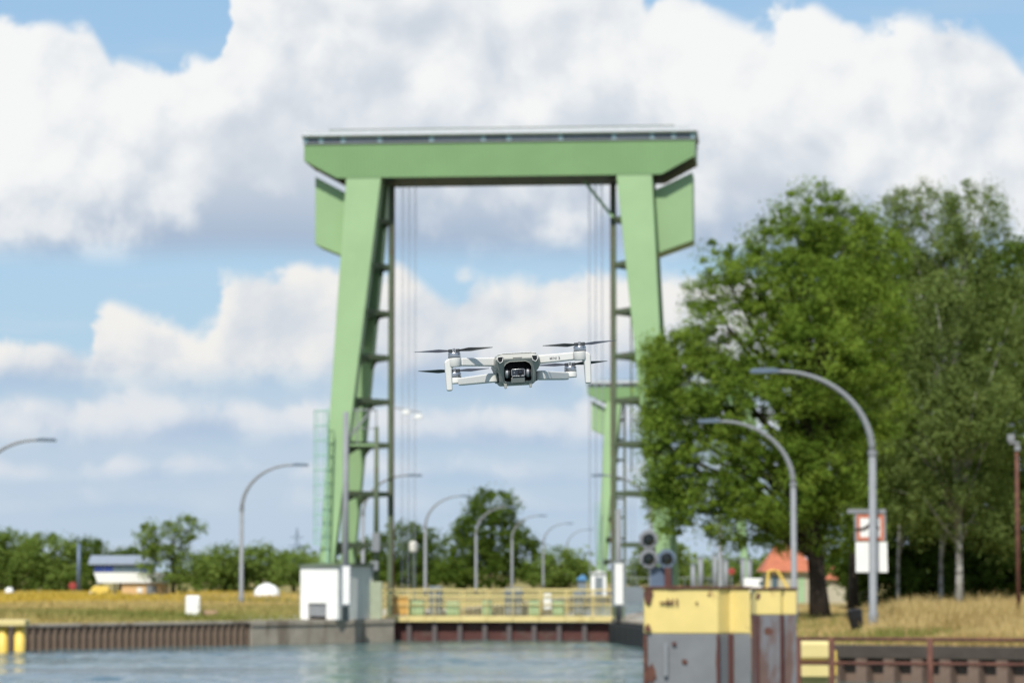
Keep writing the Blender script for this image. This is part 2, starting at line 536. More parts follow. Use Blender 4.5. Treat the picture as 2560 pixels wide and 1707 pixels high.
def quads(name, V, material, parent=None, tint=None):
    """V: (n, 4, 3) array of quads -> one mesh"""
    n = len(V)
    me = bpy.data.meshes.new(name)
    me.vertices.add(4 * n)
    me.vertices.foreach_set('co', V.reshape(-1).astype(np.float32))
    me.loops.add(4 * n)
    me.loops.foreach_set('vertex_index', np.arange(4 * n, dtype=np.int32))
    me.polygons.add(n)
    me.polygons.foreach_set('loop_start', np.arange(0, 4 * n, 4, dtype=np.int32))
    me.polygons.foreach_set('loop_total', np.full(n, 4, dtype=np.int32))
    me.update(calc_edges=True)
    if tint is not None:
        a = me.attributes.new('tint', 'FLOAT', 'POINT')
        a.data.foreach_set('value', np.repeat(tint, 4).astype(np.float32))
    me.materials.append(material)
    o = bpy.data.objects.new(name, me)
    COL.objects.link(o)
    o.parent = parent
    return o


# ------------------------------------------------------------------ the lock's own axes
AXIS = R(5.4)                                   # the lock runs away from us, 5.4 degrees to the right
UD = Vector((math.cos(AXIS), -math.sin(AXIS), 0))
VD = Vector((math.sin(AXIS), math.cos(AXIS), 0))
PORTAL = Vector((-0.55, 170.0, ZG))


def L(u, v, z=0.0):
    return PORTAL + UD * u + VD * v + Vector((0, 0, z))


# ------------------------------------------------------------------ ground, water
LQ1, LQ2 = GX(985, 166.0), GX(60, 147.5)        # edge of the left quay
LQ0 = LQ2 + (LQ2 - LQ1) * 2.2
RQ1 = L(6.5, -5.0)
RQ1.z = ZG
RQ2, RQ3 = GX(1640, 150.0), GX(1990, 106.0)
RQ4 = GX(2560, 102.5)
RQ5 = RQ4 + (RQ4 - RQ3).normalized() * 200
LC1, LC2 = L(-6.2, -3.0), L(-6.2, 230.0)
RC1, RC2 = L(6.2, -3.0), L(6.2, 230.0)
for q in (LC1, LC2, RC1, RC2):
    q.z = ZG
FAR = 9000


def ground_mat():
    mt = bpy.data.materials.new('meadow_ground')
    mt.use_nodes = True
    n = NT(mt.node_tree)
    b = mt.node_tree.nodes['Principled BSDF']
    g = n.node('ShaderNodeNewGeometry').outputs['Position']
    a = n.noise(g, 0.06, 5.0, 0.6)
    c = n.noise(g, 0.9, 5.0, 0.65)
    col = n.mix(n.rng(a, 0.4, 0.6, 0, 1, True), (0.30, 0.23, 0.10, 1), (0.16, 0.17, 0.045, 1))
    col = n.mix(n.rng(c, 0.35, 0.7, 0, 0.6), col, (0.36, 0.27, 0.13, 1))
    n.put(b.inputs['Base Color'], col)
    b.inputs['Roughness'].default_value = 0.95
    b.inputs['Specular IOR Level'].default_value = 0.1
    return mt


def sheet(name, polys, material, kind='structure', z=None):
    me = bpy.data.meshes.new(name)
    bm = bmesh.new()
    for poly in polys:
        vs = [bm.verts.new((p.x, p.y, p.z if z is None else z)) for p in poly]
        bm.faces.new(vs)
    bmesh.ops.triangulate(bm, faces=bm.faces)
    for f in bm.faces:
        if f.normal.z < 0:
            f.normal_flip()
    bm.to_mesh(me)
    bm.free()
    me.materials.append(material)
    o = bpy.data.objects.new(name, me)
    COL.objects.link(o)
    if kind:
        o['kind'] = kind
    return o


V3 = lambda x, y: Vector((x, y, ZG))
ground = sheet('ground', [
    [V3(-FAR, LQ0.y), LQ0, LQ1, LC1, LC2, V3(LC2.x, 560), V3(-FAR, 560)],
    [RC2, RC1, RQ1, RQ2, RQ3, RQ5, V3(FAR, RQ5.y), V3(FAR, 560), V3(RC2.x, 560)],
    [LC2, RC2, V3(RC2.x, 560), V3(LC2.x, 560)],
    [V3(-FAR, 560), V3(LC2.x, 560), V3(RC2.x, 560), V3(FAR, 560), V3(FAR, FAR), V3(-FAR, FAR)]], ground_mat())


def water_mat():
    mt = bpy.data.materials.new('canal_water')
    mt.use_nodes = True
    n = NT(mt.node_tree)
    b = mt.node_tree.nodes['Principled BSDF']
    g = n.node('ShaderNodeNewGeometry').outputs['Position']
    big = n.noise(g, 0.035, 3.0, 0.5)
    n.put(b.inputs['Base Color'], n.mix(n.rng(big, 0.35, 0.65, 0, 1, True), (0.075, 0.125, 0.115, 1), (0.08, 0.12, 0.13, 1)))
    b.inputs['IOR'].default_value = 1.33
    b.inputs['Roughness'].default_value = 0.08
    mp = n.node('ShaderNodeMapping')
    mp.inputs['Scale'].default_value = (0.7, 1.7, 1.0)
    mp.inputs['Rotation'].default_value = (0, 0, R(20))
    mt.node_tree.links.new(g, mp.inputs[0])
    w1 = n.noise(mp.outputs[0], 0.5, 3.0, 0.55, 0.4)
    w2 = n.noise(mp.outputs[0], 2.6, 4.0, 0.6, 0.3)
    mp2 = n.node('ShaderNodeMapping')
    mp2.inputs['Scale'].default_value = (0.05, 0.22, 1.0)
    mt.node_tree.links.new(g, mp2.inputs[0])
    patch = n.rng(n.noise(mp2.outputs[0], 1.0, 3.0, 0.55), 0.35, 0.65, 0.35, 1.5)
    w3 = n.noise(mp.outputs[0], 0.14, 2.0, 0.5, 0.6)
    h = n.m('ADD', n.m('ADD', n.m('MULTIPLY', w1, 0.6), n.m('MULTIPLY', w3, 1.2)), n.m('MULTIPLY', n.m('MULTIPLY', w2, 0.42), patch))
    bp = n.node('ShaderNodeBump')
    bp.inputs['Strength'].default_value = 1.0
    bp.inputs['Distance'].default_value = 0.12
    mt.node_tree.links.new(h, bp.inputs['Height'])
    mt.node_tree.links.new(bp.outputs[0], b.inputs['Normal'])
    return mt


# rippled sheet: fine where the picture sees it, coarse beyond
xs = np.concatenate([np.linspace(-300, -46, 12), np.arange(-45, 25, 0.26), np.linspace(26, 300, 12)])
ys = np.concatenate([np.linspace(-200, 58, 12), np.arange(60, 176, 0.26), np.linspace(178, 420, 12)])
XX, YY = np.meshgrid(xs, ys)
ZZ = np.zeros_like(XX)
wr = np.random.default_rng(3)
for wl, amp in ((7.0, 0.012), (5.0, 0.012), (3.4, 0.012), (2.6, 0.011), (2.0, 0.010), (1.6, 0.009), (1.3, 0.008), (1.05, 0.007), (0.9, 0.006), (0.8, 0.005)):
    for _ in range(3):
        th = wr.normal(R(75), R(32))
        kx, ky = 2 * math.pi / wl * math.cos(th), 2 * math.pi / wl * math.sin(th)
        ZZ += amp * 0.8 * np.sin(kx * XX + ky * YY + wr.uniform(0, 6.28) + 0.8 * np.sin(0.11 * XX + 0.07 * YY + wr.uniform(0, 6.28)))
gust = 0.65 + 0.35 * np.sin(0.16 * YY + 0.05 * XX + 1.2 * np.sin(0.09 * XX)) + 0.3 * np.sin(0.41 * YY - 0.06 * XX)
fade = np.clip((XX + 45) / 4, 0, 1) * np.clip((25 - XX) / 4, 0, 1) * np.clip((YY - 60) / 4, 0, 1) * np.clip((176 - YY) / 3, 0, 1)
ZZ *= np.clip(gust, 0.15, 1.4) * fade
nx_, ny_ = len(xs), len(ys)
me = bpy.data.meshes.new('water')
me.vertices.add(nx_ * ny_)
me.vertices.foreach_set('co', np.stack([XX, YY, ZZ], -1).reshape(-1).astype(np.float32))
ii = (np.arange(ny_ - 1)[:, None] * nx_ + np.arange(nx_ - 1)[None, :]).reshape(-1)
fq = np.stack([ii, ii + 1, ii + nx_ + 1, ii + nx_], 1).reshape(-1).astype(np.int32)
me.loops.add(len(fq))
me.loops.foreach_set('vertex_index', fq)
me.polygons.add(len(ii))
me.polygons.foreach_set('loop_start', np.arange(0, len(fq), 4, dtype=np.int32))
me.polygons.foreach_set('loop_total', np.full(len(ii), 4, dtype=np.int32))
me.polygons.foreach_set('use_smooth', np.ones(len(ii), dtype=bool))
me.update(calc_edges=True)
me.materials.append(water_mat())
water = bpy.data.objects.new('water', me)
COL.objects.link(water)
water['kind'] = 'structure'


# ------------------------------------------------------------------ quay walls
def wall_frame(a, b):
    d = (b - a)
    d.z = 0
    ln = d.length
    return d.normalized(), ln, math.atan2(d.y, d.x)


def sheet_pile_mesh(pitch, depth, z0, z1):
    """one trough-shaped pile: out pan, web, in pan; thickness included"""
    t = 0.03
    q = pitch
    prof = [(0, 0), (q * 0.38, 0), (q * 0.5, depth), (q * 0.88, depth), (q, 0)]
    back = [(x, y + t) for x, y in reversed(prof)]
    return MB().prism(prof + back, z0, z1, 'z')


def quay(name, label, a, b, pitch, depth, material, cap_m, cap_h, over, zb=-1.2):
    d, ln, ang = wall_frame(a, b)
    root = thing(name, label, 'wall', (a.x, a.y, 0), ang)
    n = int(ln / pitch)
    first = None
    for i in range(n):
        if first is None:
            first = sheet_pile_mesh(pitch, depth, zb, ZG - cap_h + 0.02).build('sheet_pile', material, root)
            o = first
        else:
            o = first.copy()
            COL.objects.link(o)
            o.parent = root
        o.location = (i * pitch, 0.0, random.uniform(-0.004, 0.004))
    cap = MB().box(0, ln, -over, depth + 0.6, ZG - cap_h + 0.022, ZG + 0.03).build('coping', cap_m, root, bevel=0.02)
    MB().box(0, ln, depth + 0.04, depth + 0.5, zb, ZG - cap_h + 0.02).build('backfill', CAPD, root)
    return root


LQc = GX(600, 157.5)
kk = (LQ1 - LQ2)
LQc = LQ2 + kk * 0.585
quay('left_quay_wall', 'long rusty sheet pile quay wall below the meadow by the control building', LQ2 - kk * 0.5, LQc, 0.45, 0.15, PILEL, CONC, 0.14, 0.04)
d_, ln_, an_ = wall_frame(LQc, LQ1)
pw = thing('concrete_quay_wall', 'stained pale concrete quay wall below the white hut', 'wall', (LQc.x, LQc.y, 0), an_)
nb = 6
for i in range(nb):
    MB().box(i * ln_ / nb + 0.01, (i + 1) * ln_ / nb - 0.01, 0.0, 1.2, -1.2, ZG - 0.25).build('wall_block', CONC, pw, bevel=0.02)
MB().box(0, ln_, -0.06, 1.25, ZG - 0.245, ZG + 0.03).build('coping', CONC, pw, bevel=0.02)
# the end face of the pier, turning into the chamber
d_, ln_, an_ = wall_frame(LQ1, LC1)
MBp = MB().box(0, ln_, 0, 1.0, -1.2, ZG + 0.025)
tag(MBp.build('pier_end', CONC, None, loc=(LQ1.x, LQ1.y, 0)), 'concrete pier end at the chamber mouth beside the gate', 'wall').rotation_euler = (0, 0, an_)
quay('quay_wall', 'brown sheet pile wall with deep pockets under the dry grass bank', RQ3 - (RQ4 - RQ3) * 0.1, RQ4 + (RQ4 - RQ3) * 0.6, 0.985, 0.42, PILE, CAPD, 0.42, 0.02)
d_, ln_, an_ = wall_frame(RQ1, RQ2)
bw = thing('black_fender_wall', 'black timber fender wall beside the lock gate', 'wall', (RQ1.x, RQ1.y, 0), an_)
MB().box(0, ln_, 0.0, 0.8, -1.2, ZG - 0.12).build('wall_face', CAPD, bw)
MB().box(0, ln_, -0.05, 0.85, ZG - 0.115, ZG + 0.03).build('coping', CONC, bw, bevel=0.02)
for i in range(7):
    MB().box(i * ln_ / 7 + 0.03, (i + 1) * ln_ / 7 - 0.03, -0.32, -0.02, -0.6, ZG - 0.2).build('fender_board', BLACKR, bw, bevel=0.03)
d_, ln_, an_ = wall_frame(RQ2, RQ3)
tag(MB().box(0, ln_, 0, 0.8, -1.2, ZG + 0.02).build('bank_wall', CONC, None, loc=(RQ2.x, RQ2.y, 0)),
    'plain concrete bank wall running behind the yellow dolphins', 'wall').rotation_euler = (0, 0, an_)
# chamber walls
for s, nm in ((-1, 'left'), (1, 'right')):
    o = MB().box(min(s * 6.2, s * 7.2), max(s * 6.2, s * 7.2), -2.9, 230, -4, 0.02).build('chamber_wall', CONC, None, loc=PORTAL)
    o.rotation_euler = (0, 0, -AXIS)
    tag(o, 'concrete lock chamber wall on the %s behind the gate' % nm, 'wall')
# paved strip round the lock heads
pave = sheet('pavement', [[LQ1 + (LQc - LQ1) * 0.95, LQ1, LC1, L(-6.2, 40), L(-16, 40), L(-17, 5)],
                          [RC1, RQ1, RQ2 + Vector((0, 1.0, 0)), L(18, 10), L(18, 40), L(6.2, 40)]], CONCL, z=ZG + 0.012)


# ------------------------------------------------------------------ lift gate portal
def frustum(mb, c0, s0, z0, c1, s1, z1):
    vs = []
    for (cx, cy), (sx, sy), z in ((c0, s0, z0), (c1, s1, z1)):
        vs += [(cx - sx / 2, cy - sy / 2, z), (cx + sx / 2, cy - sy / 2, z), (cx + sx / 2, cy + sy / 2, z), (cx - sx / 2, cy + sy / 2, z)]
    return mb.add(vs, [(3, 2, 1, 0), (4, 5, 6, 7), (0, 1, 5, 4), (1, 2, 6, 5), (2, 3, 7, 6), (3, 0, 4, 7)])


HB, HT, HW, HR = 24.15, 26.05, 26.42, 26.58       # heights above the quay: beam bottom, cladding top, window top, roof
BU, BV = 10.75, 2.2


def make_portal():
    root = thing('lift_gate_portal', 'tall pale green portal of the lift gate over the near lock head', 'portal', PORTAL, -AXIS)
    # corrugated cladding: zigzag sheet with chamfered ends
    zb = lambda u: HB + max(0.0, (abs(u) - 8.95) / (BU - 8.95)) * 0.98
    mb = MB()
    us = np.linspace(-BU, BU, 217)
    for side in (-1, 1):
        vs, fs = [], []
        for i, u in enumerate(us):
            y = side * (BV - 0.05 * (i % 2))
            vs += [(u, y, zb(u)), (u, y, HT)]
        for i in range(len(us) - 1):
            fs.append((2 * i, 2 * i + 2, 2 * i + 3, 2 * i + 1))
        mb.add(vs, fs)
    mb.build('cladding', GREENC, root, fix=False)
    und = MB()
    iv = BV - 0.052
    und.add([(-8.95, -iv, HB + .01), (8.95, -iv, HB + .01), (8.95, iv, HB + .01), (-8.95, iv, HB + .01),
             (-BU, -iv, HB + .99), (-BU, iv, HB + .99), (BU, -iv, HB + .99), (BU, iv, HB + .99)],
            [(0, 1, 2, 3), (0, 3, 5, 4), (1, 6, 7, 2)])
    und.build('soffit', GREEN_SHADE, root, fix=False)
    for s in (-1, 1):
        MB().box(s * BU - 0.02, s * BU + 0.02, -BV + 0.01, BV - 0.01, HB + 0.96, HT).build('end_wall', GREENC, root)
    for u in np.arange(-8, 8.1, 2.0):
        MB().box(u - 0.08, u + 0.08, -2.0, 2.0, HB - 0.03, HB - 0.005).build('floor_girder', GREEN_SHADE, root)
    MB().box(-BU - 0.05, BU + 0.05, -BV - 0.05, BV + 0.05, HT + 0.003, HT + 0.07).build('sill_strip', GALV, root)
    MB().box(-BU + 0.1, BU - 0.1, -BV + 0.35, BV - 0.35, HT + 0.073, HW).build('inner_wall', GREYBOX, root)
    ux = [(x - 1258) / 45.9 for x in (766, 807, 863, 957, 1089, 1220, 1285, 1416, 1550, 1646, 1700, 1748)]
    for i, u in enumerate(ux):
        for s in (-1, 1):
            MB().box(u - 0.12, u + 0.12, s * (BV - 0.06) - 0.05, s * (BV - 0.06) + 0.05, HT + 0.072, HW).build('mullion', MULL, root)
        if i:
            for s in (-1, 1):
                MB().box(ux[i - 1] + 0.122, u - 0.122, s * (BV - 0.1) - 0.02, s * (BV - 0.1) + 0.02, HT + 0.073, HW - 0.003).build(
                    'window_pane', GLASSG if i in (3, 5, 7, 9) else GLASS, root)
    MB().prism([(-BV - 0.18, HW + 0.004), (BV + 0.18, HW + 0.004), (BV + 0.18, HW + 0.1), (0, HW + 0.42), (-BV - 0.18, HW + 0.1)], -BU - 0.12, BU + 0.12, 'x').build('roof', ROOFW, root)
    MB().box(-BU - 0.14, BU + 0.14, -BV - 0.2, -BV - 0.182, HW + 0.0, HW + 0.07).build('fascia', GREEND, root)
    MB().box(-BU + 0.05, BU - 0.3, -BV - 0.1, -BV + 0.05, HW + 0.105, HW + 0.36).build('parapet', ROOFW, root)
    rr = MB()
    zr = HW + 0.60
    rr.tube((-9.6, -0.8, zr), (9.6, -0.8, zr), 0.03, n=6)
    for u in np.linspace(-9.6, 9.6, 9):
        rr.tube((u, -0.8, HW + 0.2), (u, -0.8, zr), 0.03, n=6)
    rr.build('roof_railing', GREEND, root)
    # inclined tapering legs
    for s in (-1, 1):
        for f, nm in ((-1, 'front_leg'), (1, 'rear_leg')):
            frustum(MB(), (s * 9.36, f * 4.1), (0.62, 0.7), 0.0, (s * 7.46, f * 1.45), (1.95, 1.4), HB + 0.005).build(nm, GREEN, root, bevel=0.03)
            MB().box(s * 9.36 - 0.7, s * 9.36 + 0.7, f * 4.1 - 0.8, f * 4.1 + 0.8, 0.0, 0.35).build('footing', CONC, root)
        g = s * 6.2
        MB().box(g - 0.13, g + 0.13, -0.2, 0.2, 0.0, HB - 0.12).build('guide_rail', GREEND, root)
        MB().box(g - s * 0.16 - 0.03, g - s * 0.16 + 0.03, -0.06, 0.06, 0.0, HB - 0.12).build('guide_strip', RUSTD, root)
        for z in (21.9, 19.4, 16.8, 14.35, 11.9, 9.5, 6.8, 4.0):
            t = z / HB
            uc = s * (9.36 + (7.46 - 9.36) * t)
            wd = 0.62 + (1.95 - 0.62) * t
            vc = 4.1 + (1.45 - 4.1) * t
            ui = uc - s * wd * 0.35
            b = MB()
            for f in (-1, 1):
                b.beam((ui, f * vc, z), (g + s * 0.1, f * 0.15, z), 0.16, 0.26)
                b.add([(ui, f * vc, z - 0.13), (ui - s * 0.9 * (1 - t * 0.6), f * vc * 0.55, z - 0.13), (ui, f * vc, z - 0.7)], [(0, 1, 2)])
            b.beam((ui, -vc, z - 0.01), (ui, vc, z - 0.01), 0.14, 0.22)
            b.build('bracket', GREEND, root)
        # web plate that joins front and rear leg near the top
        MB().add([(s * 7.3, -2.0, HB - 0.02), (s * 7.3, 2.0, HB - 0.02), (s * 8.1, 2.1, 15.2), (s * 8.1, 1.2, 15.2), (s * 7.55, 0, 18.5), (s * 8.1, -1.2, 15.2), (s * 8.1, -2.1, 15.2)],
                 [(0, 1, 2, 3, 4, 5, 6)]).build('web_plate', GREEN_SHADE, root).modifiers.new('t', 'SOLIDIFY').thickness = 0.06
        # counterweight housing hung outside the leg
        o, i = (10.62 if s > 0 else -10.3), s * 8.5
        MB().prism([(o, HB + 0.22), (i, HB - 0.75), (i, 19.85), (o, 20.6)], -1.2, 1.4, 'y').build('counterweight', GREEN, root, bevel=0.03)
        for z in (20.6, 22.6):
            MB().box(min(i, i - s * 0.35), max(i, i - s * 0.35), -0.5, 0.5, z, z + 0.3).build('guide_shoe', RUSTD, root)
        for k, u in enumerate((5.55, 5.2, 4.85)):
            for v in (-0.35, 0.35):
                MB().tube((s * u, v, 0.15), (s * u, v, HB + 0.02), 0.013, n=6).build('hoist_rope', ROPE, root)
    MB().beam((4.6, -0.5, HB - 0.1), (6.2, -0.5, 22.0), 0.1, 0.16).build('diagonal_brace', GREEN, root)
    lad = MB()
    for y in (-0.22, 0.22):
        lad.tube((7.15, y, 8.0), (7.15, y, 19.0), 0.03, n=6)
    for z in np.arange(8.1, 19, 0.3):
        lad.tube((7.15, -0.22, z), (7.15, 0.22, z), 0.016, n=5)
    lad.build('ladder', GREEND, root)
    cl = MB()
    for y in (-4.85, -4.5):
        cl.tube((-9.0, y, 2.4), (-9.0, y, 11.3), 0.03, n=6)
    for z in np.arange(2.6, 11.2, 0.3):
        cl.tube((-9.0, -4.85, z), (-9.0, -4.5, z), 0.016, n=5)
    for z in np.arange(4.0, 11.3, 0.8):
        cl.path([(-9.0 - 0.75 * math.sin(a), -4.68 - 0.36 * math.cos(a), z) for a in np.linspace(0, math.pi, 9)], 0.025, 5)
    for a in np.linspace(0.3, math.pi - 0.3, 6):
        cl.tube((-9.0 - 0.75 * math.sin(a), -4.68 - 0.36 * math.cos(a), 4.0), (-9.0 - 0.75 * math.sin(a), -4.68 - 0.36 * math.cos(a), 11.2), 0.02, n=5)
    cl.build('caged_ladder', TEAL, root)
    # service platform on the left leg
    pf = MB().box(-8.7, -6.5, -3.3, -2.4, 9.35, 9.45)
    pf.build('platform', GREEN, root)
    rl = MB()
    for u in (-8.65, -7.6, -6.55):
        rl.tube((u, -3.25, 9.4), (u, -3.25, 11.3), 0.04, n=6)
    rl.tube((-8.65, -3.25, 11.3), (-6.55, -3.25, 11.3), 0.05, n=6).tube((-8.65, -3.25, 10.3), (-6.55, -3.25, 10.3), 0.03, n=6)
    rl.beam((-8.3, -3.25, 9.5), (-6.9, -3.25, 11.2), 0.16, 0.1)
    rl.build('platform_railing', GALV, root)
    return root


portal = make_portal()
far_portal = copy_tree(portal)
far_portal.location = PORTAL + VD * 224
far_portal['label'] = 'small distant green portal half hidden by the maple crown'

# ------------------------------------------------------------------ the gate with its yellow walkway
gate = thing('lift_gate', 'dark red lift gate panel with a yellow railed walkway across the chamber', 'lock gate', PORTAL - Vector((0, 0, ZG)), -AXIS)
GV = -1.6
MB().box(-6.1, 6.1, GV + 0.3, GV + 1.2, -1.5, 0.98).build('skin_plate', RUSTD, gate)
ribs = [(x - 1258) / 45.5 for x in (1033, 1097, 1160, 1222, 1283, 1345, 1407, 1470)]
for u in ribs:
    MB().box(u - 0.13, u + 0.13, GV - 0.02, GV + 0.298, -1.5, 0.98).build('rib', mat('grey_brown_steel', srgb(92, 84, 84), 0.7), gate)
edges = [-6.08] + ribs + [6.08]
for i in range(len(edges) - 1):
    MB().box(edges[i] + 0.15, edges[i + 1] - 0.15, GV + 0.24, GV + 0.297, -0.8, 0.9).build('gate_panel', RUSTD, gate)
for i in range(9):
    u0 = -6.4 + i * 12.9 / 9
    MB().box(u0 + 0.01, u0 + 12.9 / 9 - 0.01, GV - 0.22, GV + 1.6, 1.02, 1.32).build('walkway_beam', YELL, gate, bevel=0.02)
for v, nm in ((GV - 0.15, 'railing_panel'), (GV + 1.5, 'railing_panel')):
    for i in range(9):
        u0, u1 = -6.4 + i * 12.9 / 9, -6.4 + (i + 1) * 12.9 / 9
        r = MB().tube((u0, v, 1.32), (u0, v, 2.76), 0.04, n=6)
        r.tube((u0, v, 2.74), (u1, v, 2.74), 0.04, n=6).tube((u0, v, 2.4), (u1, v, 2.4), 0.03, n=6).tube((u0, v, 1.95), (u1, v, 1.95), 0.025, n=6)
        for k in range(1, 6):
            r.tube((u0 + (u1 - u0) * k / 6, v, 1.32), (u0 + (u1 - u0) * k / 6, v, 2.4), 0.017, n=5)
        r.build(nm, YELL, gate)
for u, wd, z1, m_ in ((-3.55, 0.7, 2.95, GREYBOX), (0.75, 0.95, 2.85, GREYBOX), (4.3, 0.5, 2.7, GREYBOX), (-4.6, 0.8, 2.2, GREENBOX), (-2.6, 0.7, 2.1, GREENBOX),
                      (1.9, 0.6, 2.2, GREENBOX), (3.2, 0.6, 2.2, GREENBOX), (-0.7, 0.5, 2.2, GREENBOX)):
    b = MB().box(u - wd / 2, u + wd / 2, GV + 0.3, GV + 0.9, 1.33, z1)
    b.box(u - wd / 2 - 0.06, u + wd / 2 + 0.06, GV + 0.24, GV + 0.96, z1 - 0.3, z1 - 0.2)
    b.build('machine_box', m_, gate, bevel=0.03)
MB().box(-5.8, -4.95, GV - 0.05, GV + 0.2, 1.4, 2.45).build('orange_locker', ORANGE, gate, bevel=0.04)
MB().box(2.45, 2.85, GV - 0.11, GV + 0.0, 1.7, 2.55).build('notice_board', WHITE, gate, bevel=0.02)
# second gate at the far lock head
fg = thing('far_lock_gate', 'small grey gate closing the far end of the chamber', 'lock gate', L(0, 222, -ZG), -AXIS)
MB().box(-6.1, 6.1, 0, 0.8, -1, 1.9).build('skin_plate', GREYBOX, fg)
r = MB()
for u in np.arange(-6, 6.1, 1.5):
    r.tube((u, 0.1, 1.9), (u, 0.1, 3.0), 0.05, n=5)
r.tube((-6, 0.1, 3.0), (6, 0.1, 3.0), 0.05, n=5)
r.build('railing', GALV, fg)

# ------------------------------------------------------------------ lamps
LH = 10.7


def make_lamp():
    root = thing('street_lamp', '', 'street lamp', (0, 0, 0), 0, 'curved lamp posts along the lock')
    a, b = 3.75, 3.3
    MB().path([(0, 0, 0), (0, 0, 0.9), (0, 0, 0.95), (0, 0, LH - b)], [0.20, 0.20, 0.165, 0.15], 12).build('pole', GALV, root, smooth=True)
    pts = [(a * (1 - math.cos(t)), 0, LH - b + b * math.sin(t)) for t in np.linspace(0, R(86), 14)]
    pts.append((a + 0.15, 0, LH + 0.0))
    MB().path(pts, np.linspace(0.148, 0.075, len(pts)), 12).build('arm', GALV, root, smooth=True)
    MB().prism([(a + 0.1, LH - 0.07), (a + 1.2, LH - 0.1), (a + 1.32, LH - 0.02), (a + 1.2, LH + 0.10), (a + 0.35, LH + 0.14), (a + 0.1, LH + 0.08)], -0.17, 0.17).build('lamp_head', LAMPHEAD, root, bevel=0.03)
    c = MB().lathe([(0.17, LH - b - 0.12), (0.19, LH - b - 0.1), (0.19, LH - b + 0.08), (0.17, LH - b + 0.1)], 12)
    c.build('collar', GALV, root)
    return root


lamp0 = make_lamp()
LAMPS = [  # column, distance, turn, scale, label
    (2183, 124, math.pi + R(3), 0.985, 'curved street lamp in the dry grass with the signboard on its post'),
    (1986, 145, math.pi + R(3), 0.895, 'curved street lamp with blue-grey shaded post before the orange-roofed house'),
    (1802, 215, math.pi + R(3), 1.0, 'curved street lamp almost wholly swallowed by the maple leaves'),
    (1628, 262, math.pi + R(3), 1.0, 'curved street lamp arching over the signals from behind'),
    (-64, 192, R(-4), 1.0, 'curved street lamp of which only arm and head reach in at the edge'),
    (603, 215, R(-4), 0.93, 'curved street lamp standing alone on the meadow left of the white hut'),
    (907, 262, R(-4), 1.0, 'curved street lamp rising just behind the near portal leg'),
    (1063, 320, R(-4), 0.97, 'curved street lamp nearest the hoist ropes in the lock row'),
    (1190, 365, R(-4), 0.95, 'curved street lamp before the tallest round tree in the lock row'),
    (1280, 420, R(-4), 0.95, 'curved street lamp at the edge of the tallest round tree'),
    (1358, 480, R(-4), 0.94, 'curved street lamp before the low bushy tree in the lock row'),
    (1417, 540, R(-4), 0.93, 'smallest and farthest curved street lamp of the lock row'),
]
for i, (x, D, rz, s, lab) in enumerate(LAMPS):
    o = lamp0 if i == 0 else copy_tree(lamp0)
    o.location = GX(x, D)
    o.rotation_euler = (R(0.5), R(-0.35) if i == 0 else 0, rz)
    o.scale = (s, s, s)
    o['label'] = lab

# signboard on the first lamp
sp = P(2179, 1350, 124.4)
sg = thing('waterway_sign', 'red-framed waterway sign with white plate hung on the lamp post', 'sign', (sp.x, sp.y + 0.28, 0), R(2))
pxm = 124.4 / FPX
zt = lambda y: HZ(y, 124.4)
MB().box(-0.95, 0.62, -0.06, 0.06, zt(1283), zt(1272)).build('top_bar', GALV, sg, bevel=0.02)
MB().prism([(-0.66, zt(1352)), (0.62, zt(1352)), (0.62, zt(1284)), (-0.66, zt(1284))], -0.02, 0.02).build('upper_plate', GALV, sg)
fr = MB()
z0, z1 = zt(1350), zt(1286)
for (a0, a1, b0, b1) in ((-0.56, 0.52, z1 - 0.13, z1), (-0.56, 0.52, z0, z0 + 0.13), (-0.56, -0.43, z0 + 0.13, z1 - 0.13), (0.39, 0.52, z0 + 0.13, z1 - 0.13)):
    fr.box(a0, a1, -0.034, -0.021, b0, b1)
fr.build('red_frame', SIGNR, sg)
MB().box(-0.43, 0.39, -0.03, -0.021, z0 + 0.13, z1 - 0.13).build('white_field', WHITE, sg)
zm = zt(1322)
MB().prism([(-0.64, zm + 0.04), (-0.34, zm + 0.06), (-0.2, zm + 0.14), (-0.05, zm + 0.26), (0.1, zm + 0.24), (0.24, zm + 0.13), (0.34, zm + 0.09), (0.34, zm - 0.03), (0.2, zm + 0.01), (0.08, zm + 0.1), (-0.02, zm + 0.11),
            (-0.16, zm + 0.0), (-0.32, zm - 0.07), (-0.64, zm - 0.08)], -0.046, -0.0355).build('symbol', CAPD, sg)
MB().prism([(-0.62, zt(1430)), (0.68, zt(1430)), (0.66, zt(1354)), (-0.62, zt(1354))], -0.022, 0.022).build('lower_plate', WHITE, sg, bevel=0.01)
MB().box(-0.1, 0.1, 0.022, 0.3, zt(1400), zt(1395)).build('clamp', GALV, sg)

# rust-coloured mast at the edge of the picture
rp = GX(2547, 140)
rm = thing('rusty_mast', 'thin rust-brown mast with a small floodlight at the birch side', 'mast', rp)
MB().path([(0, 0, 0), (0, 0, 8.3)], [0.11, 0.09], 10).build('pole', RUST, rm, smooth=True)
MB().box(-0.35, 0.12, -0.12, 0.12, 8.3, 8.42).box(-0.42, -0.1, -0.16, 0.1, 8.42, 8.75).box(-0.1, 0.15, -0.16, 0.1, 8.0, 8.25).build('floodlight', GALV, rm, bevel=0.02)

